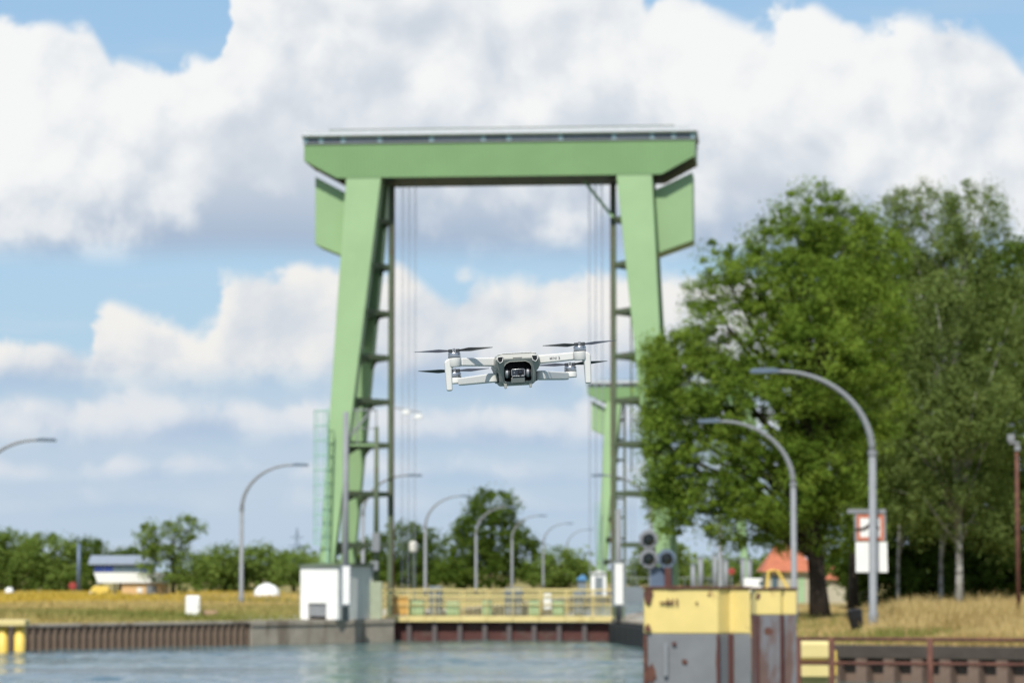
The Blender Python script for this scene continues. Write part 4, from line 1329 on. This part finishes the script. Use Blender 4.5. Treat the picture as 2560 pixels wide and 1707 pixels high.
# birch with white trunk
bB = GX(2398, 190)
LB = lob(bB, 190, [(2400, 640, 70, 90, -2), (2340, 760, 90, 90, -3), (2440, 980, 90, 110, -3), (2370, 1000, 80, 90, -3), (2195, 610, 80, 85, 0), (2360, 1240, 120, 90, 0), (2120, 760, 70, 100, 1), (2440, 540, 90, 90, 0), (2320, 560, 100, 110, 1), (2250, 530, 45, 60, 0), (2250, 700, 130, 120, 1), (2400, 700, 110, 110, 0), (2190, 870, 130, 130, -1), (2330, 880, 130, 130, -1),
                   (2470, 860, 110, 140, 0), (2160, 1050, 120, 130, -1), (2290, 1080, 130, 120, -2), (2430, 1100, 110, 120, 0), (2540, 1000, 90, 150, 1), (2220, 1220, 120, 90, -1), (2490, 1270, 90, 90, 1), (2540, 760, 70, 90, 1)])
Pb = lambda x, y: P(x, y, 188.9) - bB
tree('birch_tree', 'tall grey-green birch with forked white trunk', bB, tuple(Pb(2390, 700)), LB, 2300, 0.75, 70, 0.16, LEAF_B, BIRCH, 0.25, droop=0.6, nb=14,
     limbs=[([Pb(2388, 800), Pb(2370, 700), Pb(2340, 610), Pb(2310, 540), Pb(2280, 480)], 0.12, 0.02), ([Pb(2388, 800), Pb(2410, 690), Pb(2420, 580), Pb(2425, 500)], 0.10, 0.02),
            ([Pb(2395, 1130), Pb(2375, 1040), Pb(2388, 900), Pb(2388, 800)], 0.24, 0.18)])
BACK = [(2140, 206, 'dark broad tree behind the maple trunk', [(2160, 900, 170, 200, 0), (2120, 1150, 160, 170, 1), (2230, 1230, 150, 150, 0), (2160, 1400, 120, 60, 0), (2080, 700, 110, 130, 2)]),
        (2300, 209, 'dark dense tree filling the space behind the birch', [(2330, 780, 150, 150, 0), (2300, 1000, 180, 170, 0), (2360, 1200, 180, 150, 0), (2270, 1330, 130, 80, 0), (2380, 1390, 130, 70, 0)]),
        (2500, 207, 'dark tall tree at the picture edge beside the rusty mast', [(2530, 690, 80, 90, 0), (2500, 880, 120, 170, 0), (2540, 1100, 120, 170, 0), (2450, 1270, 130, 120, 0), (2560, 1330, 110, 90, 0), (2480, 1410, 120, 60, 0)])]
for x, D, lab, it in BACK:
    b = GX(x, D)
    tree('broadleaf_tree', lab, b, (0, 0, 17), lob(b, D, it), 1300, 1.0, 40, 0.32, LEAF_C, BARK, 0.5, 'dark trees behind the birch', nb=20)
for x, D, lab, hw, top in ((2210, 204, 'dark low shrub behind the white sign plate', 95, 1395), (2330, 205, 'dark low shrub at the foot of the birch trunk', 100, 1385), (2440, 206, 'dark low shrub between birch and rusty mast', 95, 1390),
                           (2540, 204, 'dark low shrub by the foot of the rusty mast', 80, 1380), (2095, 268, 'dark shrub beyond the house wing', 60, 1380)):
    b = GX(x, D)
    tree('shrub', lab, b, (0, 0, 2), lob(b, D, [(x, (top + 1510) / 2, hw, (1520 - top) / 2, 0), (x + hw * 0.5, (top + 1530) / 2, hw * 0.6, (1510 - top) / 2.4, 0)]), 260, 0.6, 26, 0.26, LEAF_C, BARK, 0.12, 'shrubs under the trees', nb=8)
for x, D, lab, yt, tr_ in ((2132, 196, 'straight dark trunk to the left of the sign plate', 1050, 0.36), (2245, 198, 'thin pale birch trunk just past the sign plate', 1150, 0.13), (2352, 198, 'pale slim birch stem nearest the thick birch trunk', 1150, 0.16)):
    b = GX(x, D)
    tree('slim_tree', lab, b, tuple(P(x + 6, yt, D) - b), lob(b, D, [(x, yt, 80, 110, 0), (x + 30, yt + 110, 70, 70, 0)]), 160, 0.7, 26, 0.26, LEAF_C, BARK if tr_ > 0.3 else BIRCH, tr_, None, nb=10)

TREES = [  # column, distance, lobes, label, leaf material
    (-60, 345, [(-60, 1385, 90, 60, 0), (-30, 1440, 90, 45, 0)], 'rounded green tree cut by the picture edge', LEAF_D),
    (35, 345, [(30, 1375, 70, 50, 0), (55, 1430, 80, 50, 0)], 'big leafy bush above the white bollard', LEAF_D),
    (125, 340, [(115, 1385, 75, 52, 0), (140, 1440, 75, 45, 0)], 'broad leafy bush between white bollard and grey post', LEAF_D),
    (215, 365, [(218, 1375, 42, 30, 0), (205, 1430, 50, 50, 0)], 'dark round tree just behind the grey post', LEAF_C),
    (300, 400, [(280, 1410, 60, 30, 0), (330, 1400, 60, 32, 0)], 'low dark tree behind the control building roof', LEAF_C),
    (432, 296, [(410, 1350, 60, 45, 0), (470, 1320, 42, 32, 0), (430, 1410, 85, 50, 0), (480, 1430, 60, 50, 0), (370, 1345, 25, 45, 0)], 'ragged tree leaning over the end of the control building', LEAF_D),
    (560, 335, [(560, 1405, 60, 42, 0), (540, 1445, 60, 35, 0)], 'green bush just left of the lone lamp post', LEAF_D),
    (650, 338, [(650, 1405, 70, 42, 0), (640, 1450, 80, 35, 0)], 'green bush behind the white tank', LEAF_D),
    (735, 330, [(735, 1425, 55, 38, 0), (800, 1430, 70, 40, 0)], 'green bush against the white hut', LEAF_D),
    (1030, 470, [(1010, 1365, 65, 60, 0), (1070, 1380, 50, 60, 0), (1040, 1430, 80, 40, 0)], 'round tree beyond the cream lantern', LEAF_C),
    (1225, 455, [(1235, 1265, 62, 48, 0), (1225, 1330, 95, 60, 0), (1170, 1370, 60, 50, 0), (1270, 1370, 75, 55, 0), (1220, 1430, 110, 40, 0), (1150, 1430, 60, 40, 0)], 'tallest round tree beyond the lock chamber', LEAF_C),
    (1400, 490, [(1400, 1420, 60, 48, 0), (1370, 1440, 60, 35, 0), (1440, 1430, 30, 30, 0)], 'low bushy tree beyond the chamber end', LEAF_D),
    (930, 480, [(925, 1400, 50, 50, 0), (900, 1430, 60, 40, 0)], 'tree seen through the portal leg brackets', LEAF_C),
    (1640, 420, [(1650, 1400, 70, 50, 0), (1600, 1440, 60, 30, 0)], 'distant tree behind the three signals', LEAF_D),
    (1760, 520, [(1760, 1440, 90, 22, 0), (1840, 1430, 70, 30, 0)], 'distant low trees behind the pale mooring posts', LEAF_D),
]
for x, D, it, lab, lm in TREES:
    b = GX(x, D)
    lb_ = lob(b, D, it)
    top = max(c[2] + r[2] for c, r in lb_)
    ar = sum(i[2] * i[3] for i in it)
    nc = int(70 + ar / 28)
    sz = 0.30 * D / 330
    if 'ragged' in lab:
        nc = int(nc * 0.55)
    tree('meadow_tree', lab, b, (0, 0, top * 0.8), lb_, nc, 0.9 * D / 360, 26, sz, lm, BARK, 0.25, 'trees round the meadow and lock', nb=8)
# a continuous far wood closes the horizon
hz = []
C = []
for i in range(1500):
    D = RNG.uniform(700, 900)
    x = RNG.uniform(-700, 3300)
    c = GX(x, D)
    C.append((c.x, c.y, ZG + abs(RNG.normal()) * 2.6 + 0.5 + 1.5 * math.sin(x / 90.0) + 1.2 * math.sin(x / 37.0)))
V, t = leaves(np.array(C), np.full(len(C), 2.2), 20, 1.2)
far = quads('distant_wood', V, LEAF_D, None, t)
tag(far, 'low distant wood along the horizon', 'wood', kind='stuff')


# ------------------------------------------------------------------ grass
def blades(n, xr, hr, wdt, sampler, lean=0.35):
    base = sampler(n)
    n = len(base)
    h = RNG.uniform(hr[0], hr[1], n) * base[:, 3]
    ang = RNG.uniform(0, 2 * np.pi, n)
    dx_ = np.stack([np.cos(ang), np.sin(ang), np.zeros(n)], 1) * (wdt * 0.5)
    ln = RNG.normal(size=(n, 3)) * lean * h[:, None]
    ln[:, 2] = h
    p = base[:, :3]
    V = np.stack([p - dx_, p + dx_, p + ln + dx_ * 0.35, p + ln - dx_ * 0.35], 1)
    return V


def inside_right(x, y):
    yl = np.interp(x, [RQ1.x, RQ2.x, RQ3.x, RQ4.x, RQ5.x], [RQ1.y, RQ2.y, RQ3.y, RQ4.y, RQ5.y])
    return y > yl + 0.55


def fb(x, y, s):
    return 0.5 + 0.25 * (np.sin(x / s + 1.3 * np.sin(y / (s * 1.7))) + np.sin(y / (s * 0.8) + 2.1 * np.sin(x / (s * 2.3) + 1)))


def samp_right(n):
    D = 102 + 118 * RNG.random(n) ** 1.5
    px_ = RNG.uniform(1850, 2720, n)
    x = (px_ - 1280) / FPX * D
    y = D
    f = fb(x, y, 2.2)
    k = inside_right(x, y) & (RNG.random(n) < 0.45 + 0.6 * f)
    tall = np.clip((px_ - 2080) / 160, 0.30, 1.0) * (0.35 + 0.9 * f * (0.6 + 0.8 * fb(x * 2.7, y * 2.1, 1.1)))
    near = np.clip((y - np.interp(x, [RQ3.x, RQ4.x], [RQ3.y, RQ4.y]) + 0.5) / 9.0, 0.18, 1)
    return np.stack([x, y, np.full(n, ZG), tall * near], 1)[k]


V = blades(105000, None, (0.45, 1.05), 0.045, samp_right)
c = V[:, 0, :]
t = np.clip(fb(c[:, 0], c[:, 1], 1.4) * 0.9 - 0.1 + 0.4 * RNG.random(len(c)), 0, 1)
g1 = quads('dry_grass', V, GRASS_T, None, t)
tag(g1, 'tall dry tan grass on the bank below the birch', 'grass', kind='stuff')


def samp_right_g(n):
    D = 102 + 60 * RNG.random(n) ** 1.8
    px_ = RNG.uniform(1850, 2720, n)
    x = (px_ - 1280) / FPX * D
    f = fb(x * 1.3 + 5, D, 3.0)
    k = inside_right(x, D) & (RNG.random(n) < np.clip((f - 0.45) * 2.2, 0.04, 1) * np.where(px_ > 2190, 1.0, 0.15))
    return np.stack([x, D, np.full(n, ZG), np.full(n, 1.0)], 1)[k]


V = blades(46000, None, (0.2, 0.55), 0.045, samp_right_g)
g2_ = quads('green_grass', V, GRASS_G, None, 0.35 * RNG.random(len(V)))
tag(g2_, 'short green grass tufts at the edge of the bank', 'grass', kind='stuff')


def dist_left(x, y):
    d = (LQ1 - LQ2)
    d.z = 0
    d.normalize()
    nx, ny = -d.y, d.x
    return (x - LQ2.x) * nx + (y - LQ2.y) * ny


def samp_left(n):
    D = 145 + 190 * RNG.random(n) ** 1.1
    px_ = RNG.uniform(-120, 760, n)
    x = (px_ - 1280) / FPX * D
    s = dist_left(x, D)
    k = (s > 0.6)
    f = fb(x, D, 5.0)
    k &= RNG.random(n) < 0.3 + 0.8 * f
    return np.stack([x, D, np.full(n, ZG), np.clip(s / 12.0, 0.3, 1) * (0.6 + 0.5 * f)], 1)[k]


V = blades(95000, None, (0.2, 0.55), 0.09, samp_left)
c = V[:, 0, :]
s_ = dist_left(c[:, 0], c[:, 1])
t = np.clip(0.25 + 0.9 * (fb(c[:, 0], c[:, 1], 7.0) - 0.35) + 0.35 * RNG.random(len(c)) + np.where(s_ > 30, 0.35, 0.0), 0, 1)
g3 = quads('meadow_grass', V, GRASS_G, None, t)
tag(g3, 'mixed green and straw grass on the meadow by the long quay', 'grass', kind='stuff')


def samp_flow(n):
    D = 225 + 110 * RNG.random(n)
    px_ = RNG.uniform(-120, 740, n)
    x = (px_ - 1280) / FPX * D
    f = fb(x * 0.8 + 3, D * 0.7, 6.0)
    pr = np.clip((f - 0.42) * 2.5, 0.05, 1.0) * np.where(px_ < 330, 1.0, 0.4)
    k = RNG.random(n) < pr
    return np.stack([x, D, np.full(n, ZG + 0.25), np.full(n, 1.0)], 1)[k]


V = blades(30000, None, (0.12, 0.4), 0.14, samp_flow)
g4 = quads('yellow_flowers', V, FLOWER, None, RNG.random(len(V)))
tag(g4, 'band of yellow flowers across the meadow before the bushes', 'flowers', kind='stuff')

# ------------------------------------------------------------------ the drone
dp = P(1288, 915, DRONE_D)
drone = thing('quadcopter_drone', 'small light grey camera drone hovering in front of the green portal', 'drone', dp)
drone.rotation_mode = 'YXZ'
drone.rotation_euler = (R(1.5), R(-3.3), R(3.5))
drone.scale = (0.001, 0.001, 0.001)              # built in millimetres; x to the right of the picture, y away from the camera
half = [(0, 15), (21, 15), (28.5, 12.8), (31, 8.0), (31.5, 0), (28.5, -6.5), (25, -10), (24.3, -22.5), (21, -26), (0, -26)]
full = half + [(-x, z) for x, z in reversed(half[1:-1])]
hole_h = [(0, 4.4), (11, 4.4), (16.5, 1.8), (19.6, -3.0), (19.6, -21.0), (17.5, -23.3), (0, -23.3)]
hole = hole_h + [(-x, z) for x, z in reversed(hole_h[1:-1])]
yf = lambda z: -60 + max(0.0, 8 - z) * 0.58 + max(0.0, z - 8) * 0.45
bm = bmesh.new()
secs = [(None, 1.0), (-40, 1.045), (10, 1.06), (50, 1.0), (66, 0.82)]
rings = []
for y, s in secs:
    rings.append([bm.verts.new((x * s, yf(z) if y is None else y, (z + 3) * s - 3)) for x, z in full])
n = len(full)
for a, b in zip(rings[:-1], rings[1:]):
    for i in range(n):
        bm.faces.new((a[i], a[(i + 1) % n], b[(i + 1) % n], b[i]))
bm.faces.new(rings[-1])
hv = [bm.verts.new((x, yf(z) + 0.3, z)) for x, z in hole]
he = [bm.edges.new((hv[i], hv[(i + 1) % len(hv)])) for i in range(len(hv))]
r0 = rings[0]
iR, iL = 3, n - 3                                 # the two ends of the brow ridge at z = 8
ridge = [r0[iR]] + [bm.verts.new((x, yf(8), 8.0)) for x in (20, 8, -8, -20)] + [r0[iL]]
bm.faces.new([r0[i % n] for i in range(iL, n + iR + 1)] + ridge[1:-1])
ridge_e = [bm.edges.get((ridge[i], ridge[i + 1])) or bm.edges.new((ridge[i], ridge[i + 1])) for i in range(len(ridge) - 1)]
oe = [bm.edges.get((r0[i], r0[i + 1])) for i in range(iR, iL)]
bmesh.ops.triangle_fill(bm, use_beauty=True, use_dissolve=False, edges=he + oe + ridge_e)
bmesh.ops.recalc_face_normals(bm, faces=bm.faces)
me = bpy.data.meshes.new('body')
bm.to_mesh(me)
bm.free()
me.materials.append(DRG)
body = bpy.data.objects.new('body', me)
COL.objects.link(body)
body.parent = drone
smooth_by_angle(body, 28)
mbv = body.modifiers.new('bevel', 'BEVEL')
mbv.width = 1.1
mbv.segments = 2
mbv.limit_method = 'ANGLE'
mbv.angle_limit = R(30)
# bay walls
nb_ = len(hole)
cv = MB()
cv.add([(x, yf(z) + 0.35, z) for x, z in hole] + [(x * 0.97, -22, z) for x, z in hole], [(i, (i + 1) % nb_, (i + 1) % nb_ + nb_, i + nb_) for i in range(nb_)] + [tuple(range(nb_, 2 * nb_))])
cv.build('camera_bay', CAVITY, body, fix=False)
rimb = MB()
rimb.path([Vector((x * 1.0, yf(z) - 0.1, z)) for x, z in hole + hole[:2]], 0.55, 6, caps=False)
rimb.build('bay_rim', DRG, body, smooth=True)
MB().prism([(-21.5, 15.1), (21.5, 15.1), (27.5, 13.5), (27.0, 15.6), (20, 16.9), (-20, 16.9), (-27.0, 15.6), (-27.5, 13.5)], -52, 48).build('top_cover', DRW, body, bevel=1.0)
for s in (-1, 1):
    vp = [(s * 19.8, 11.8), (s * 27.6, 11.6), (s * 28.0, 6.4), (s * 25.0, 2.8), (s * 21.2, 5.0)]
    MB().prism(vp, -60.7, -54).build('sensor_window', CAVITY, body)
    MB().path([Vector((x, -60.4, z)) for x, z in vp + vp[:2]], 0.7, 6, caps=False).build('window_rim', DRW, body, smooth=True)
    MB().prism([(s * 17.6 - 2.4, -25), (s * 17.6 + 2.4, -25), (s * 17.6 + 1.5, -32.5), (s * 17.6 - 1.5, -32.5)], -41, -36).build('foot_pin', DRG, body, bevel=0.8)
    MB().prism([(s * 24.5, -9), (s * 30.0, -9.5), (s * 31.0, -15), (s * 29, -23), (s * 24.0, -23)], -26, 18).build('hinge_block', DRK, body, bevel=1.5)
MB().box(-6.5, 6.5, yf(9.3) - 0.5, yf(9.3) + 1, 8.9, 9.7).build('status_slot', DRK, body)
MB().prism([(-45.6, -25.4), (-49.5, -18.0), (-44, -17.5), (-40, -25.4)], -9.6, 9.6, 'x').build('lower_lip', DRG, body, bevel=0.8)
# gimbal camera
gim = MB().box(-9.5, 10.5, -50, -30, -17.8, -5.2).build('gimbal_camera', GIMB, drone, bevel=2.0, seg=3)
frm = MB()
fp = [(-7.8, -15.9), (8.6, -15.9), (9.6, -14.6), (9.6, -7.6), (8.4, -6.4), (-7.6, -6.4), (-8.8, -7.6), (-8.8, -14.6)]
frm.path([Vector((x, -50.4, z)) for x, z in fp + fp[:2]], 0.7, 6, caps=False)
frm.build('window_frame', GIMR, gim, smooth=True)
MB().prism(fp, -50.5, -50.05).build('front_glass', LENSG, gim)
M = Matrix.Translation((3.4, -50.6, -11.2)) @ Matrix.Rotation(R(90), 4, 'X')
MB().lathe([(4.2, -0.1), (4.2, 0.8), (3.3, 0.9), (3.1, 0.3)], 22, M).build('lens_ring', GIMB, gim)
MB().lathe([(3.0, 0.2), (2.6, 0.75), (1.7, 1.25), (0.3, 1.5)], 22, M).build('lens', LENSG, gim, smooth=True)
MB().lathe([(0.85, 0.0), (0.85, 0.35), (0.3, 0.5)], 12, Matrix.Translation((-5.0, -50.6, -11.0)) @ Matrix.Rotation(R(90), 4, 'X')).build('range_dot', GIMR, gim)
for s, x in ((-1, -14.2), (1, 15.0)):
    MB().lathe([(5.6, -3.2), (6.4, -2.6), (6.4, 2.6), (5.6, 3.2)], 22, Matrix.Translation((x, -45, -11.4)) @ Matrix.Rotation(R(90), 4, 'Y')).build('pivot', GIMB if s > 0 else GIMB, gim, smooth=False)
    MB().lathe([(5.7, -3.35), (6.48, -2.3), (6.48, 0.3), (6.0, 0.4)], 22, Matrix.Translation((x - s * 0.0, -45, -11.4)) @ Matrix.Rotation(R(90) * 1, 4, 'Y')).build('pivot_cap', GIMR, gim)
MB().box(-8, 9, -40, -28, -22.5, -16.4).build('gimbal_yoke', GIMB, drone, bevel=1.5)


# propeller blade: tapered, twisted, thin
def blade_mesh(sgn):
    mb = MB()
    N = 12
    top, bot = [], []
    for i in range(N + 1):
        f = i / N
        r = 5.0 + f * 50.0
        ch = np.interp(f, [0, 0.12, 0.35, 0.75, 0.95, 1.0], [4.0, 6.0, 12.5, 8.5, 5.0, 1.2])
        tw = R(np.interp(f, [0, 0.2, 1.0], [30, 26, 9])) * sgn
        sw = -2.2 * math.sin(f * math.pi) * sgn
        le = (ch * 0.42)
        te = -(ch * 0.58)
        dz = 1.6 * f
        for lst, th in ((top, 0.45), (bot, -0.45)):
            row = []
            for c_, tfac in ((le, 0.15), (0.0, 1.0), (te, 0.1)):
                row.append((r, sw + c_ * math.cos(tw), dz + c_ * math.sin(tw) + th * tfac))
            lst.append(row)
    vs = [p for row in top for p in row] + [p for row in bot for p in row]
    o = 3 * (N + 1)
    fs = []
    for i in range(N):
        for k in range(2):
            a = 3 * i + k
            fs.append((a, a + 1, a + 4, a + 3))
            fs.append((o + a, o + a + 3, o + a + 4, o + a + 1))
        fs.append((3 * i, 3 * i + 3, o + 3 * i + 3, o + 3 * i))
        fs.append((3 * i + 2, o + 3 * i + 2, o + 3 * i + 5, 3 * i + 5))
    fs.append((0, o, o + 1, 1))
    fs.append((1, o + 1, o + 2, 2))
    return mb.add(vs, fs)


def motor_prop(x, y, z, sgn, a1, a2):
    mo = MB().lathe([(7.6, 0.0), (8.7, 0.3), (8.8, 1.0), (8.8, 6.4), (8.4, 7.2), (6.0, 7.5)], 28).build('motor', MOTOR, drone, loc=(x, y, z))
    smooth_by_angle(mo, 35)
    MB().lathe([(8.95, 0.55), (8.95, 1.1)], 28).build('motor_gap', DRK, mo)
    pr = MB().lathe([(1.9, 0.0), (1.9, 5.6), (1.4, 6.2)], 14).build('propeller', GIMR, drone, loc=(x, y, z + 7.5), smooth=False)
    for a in (a1, a2):
        M = Matrix.Rotation(R(a), 4, 'Z')
        b = blade_mesh(sgn).build('blade', BLADE, pr)
        b.rotation_euler = (0, 0, R(a))
        b.location = (0, 0, 2.6)
        smooth_by_angle(b, 50)
        MB().lathe([(2.7, 0.3), (2.9, 0.8), (2.9, 4.4), (2.5, 5.0), (1.2, 5.1)], 12, M @ Matrix.Translation((5.2, 0, 0))).build('blade_clamp', DRK, pr)
    return mo


def plate(a, b, h0, h1, d0, d1):
    """tapered arm between two points: heights and depths at both ends"""
    a, b = Vector(a), Vector(b)
    d = (b - a)
    sd = Vector((-d.y, d.x, 0)).normalized()
    vs = []
    for p, h, dd in ((a, h0, d0), (b, h1, d1)):
        for i, j in ((-1, -1), (1, -1), (1, 1), (-1, 1)):
            vs.append(p + sd * i * dd / 2 + Vector((0, 0, j * h / 2)))
    return MB().add(vs, [(0, 1, 2, 3), (7, 6, 5, 4), (0, 4, 5, 1), (1, 5, 6, 2), (2, 6, 7, 3), (3, 7, 4, 0)])


FY, RY = -58.0, 62.0
for s, nm in ((-1, 'l'), (1, 'r')):
    arm = plate((s * 27, -30, 6.0), (s * 80, FY + 3, 7.6), 12.4, 11.2, 11, 9.5).build('front_arm', DRW, drone, bevel=2.0, seg=3)
    pod = MB().lathe([(8.4, 1.2), (9.2, 2.4), (9.2, 12.6), (8.6, 13.4)], 28, Matrix.Translation((s * 88, FY, 0)))
    pod = pod.build('motor_pod', DRW, arm)
    smooth_by_angle(pod, 35)
    MB().prism([(s * 86, 2.4), (s * 90.5, 1.2), (s * 92.4, -3), (s * 93.0, -32.0), (s * 101.2, -32.0), (s * 102.6, 8.6), (s * 98.5, 12.4), (s * 88, 13.0)], FY - 5.5, FY + 5.0).build('leg', DRW, arm, bevel=2.4, seg=3)
    motor_prop(s * 88, FY, 13.5, s, *((172, -14) if s < 0 else (-25, 155)))
    if s > 0:
        cu = bpy.data.curves.new('lettering', 'FONT')
        cu.body = 'MINI 2'
        cu.size = 5.0
        cu.extrude = 0.12
        cu.offset = 0.04
        cu.space_character = 1.12
        tmp = bpy.data.objects.new('tmp', cu)
        COL.objects.link(tmp)
        dg_ = bpy.context.evaluated_depsgraph_get()
        lm_ = bpy.data.meshes.new_from_object(tmp.evaluated_get(dg_))
        bpy.data.objects.remove(tmp)
        lm_.materials.clear()
        lm_.materials.append(INK)
        lo = bpy.data.objects.new('lettering', lm_)
        COL.objects.link(lo)
        lo.parent = arm
        dv = (Vector((80, FY + 3, 7.6)) - Vector((27, -30, 6.0))).normalized()
        sd = Vector((-dv.y, dv.x, 0)).normalized()
        org = Vector((27, -30, 6.0)).lerp(Vector((80, FY + 3, 7.6)), 0.40) - sd * 5.36
        lo.matrix_local = Matrix.Translation(org + Vector((0, 0, -2.0))) @ Matrix(((dv.x, 0, -sd.x, 0), (dv.y, 0, -sd.y, 0), (dv.z, 1, 0, 0), (0, 0, 0, 1)))
    ra = plate((s * 33, -22, -15.8), (s * 76, RY - 8, -16.2), 13.0, 11.0, 11, 10).build('rear_arm', DRW, drone, bevel=2.2, seg=3)
    kn = MB().lathe([(6.2, -6.4), (7.6, -5.2), (7.6, 5.2), (6.2, 6.4)], 24, Matrix.Translation((s * 34, -22, -15.6))).build('hinge', DRW, ra)
    smooth_by_angle(kn, 35)
    pod = MB().lathe([(8.0, -18.5), (9.0, -17.4), (9.0, -10.6), (8.5, -9.8)], 28, Matrix.Translation((s * 83, RY, 0))).build('motor_pod', DRW, ra)
    smooth_by_angle(pod, 35)
    motor_prop(s * 83, RY, -9.8, -s, *((196, 24) if s < 0 else (168, -18)))
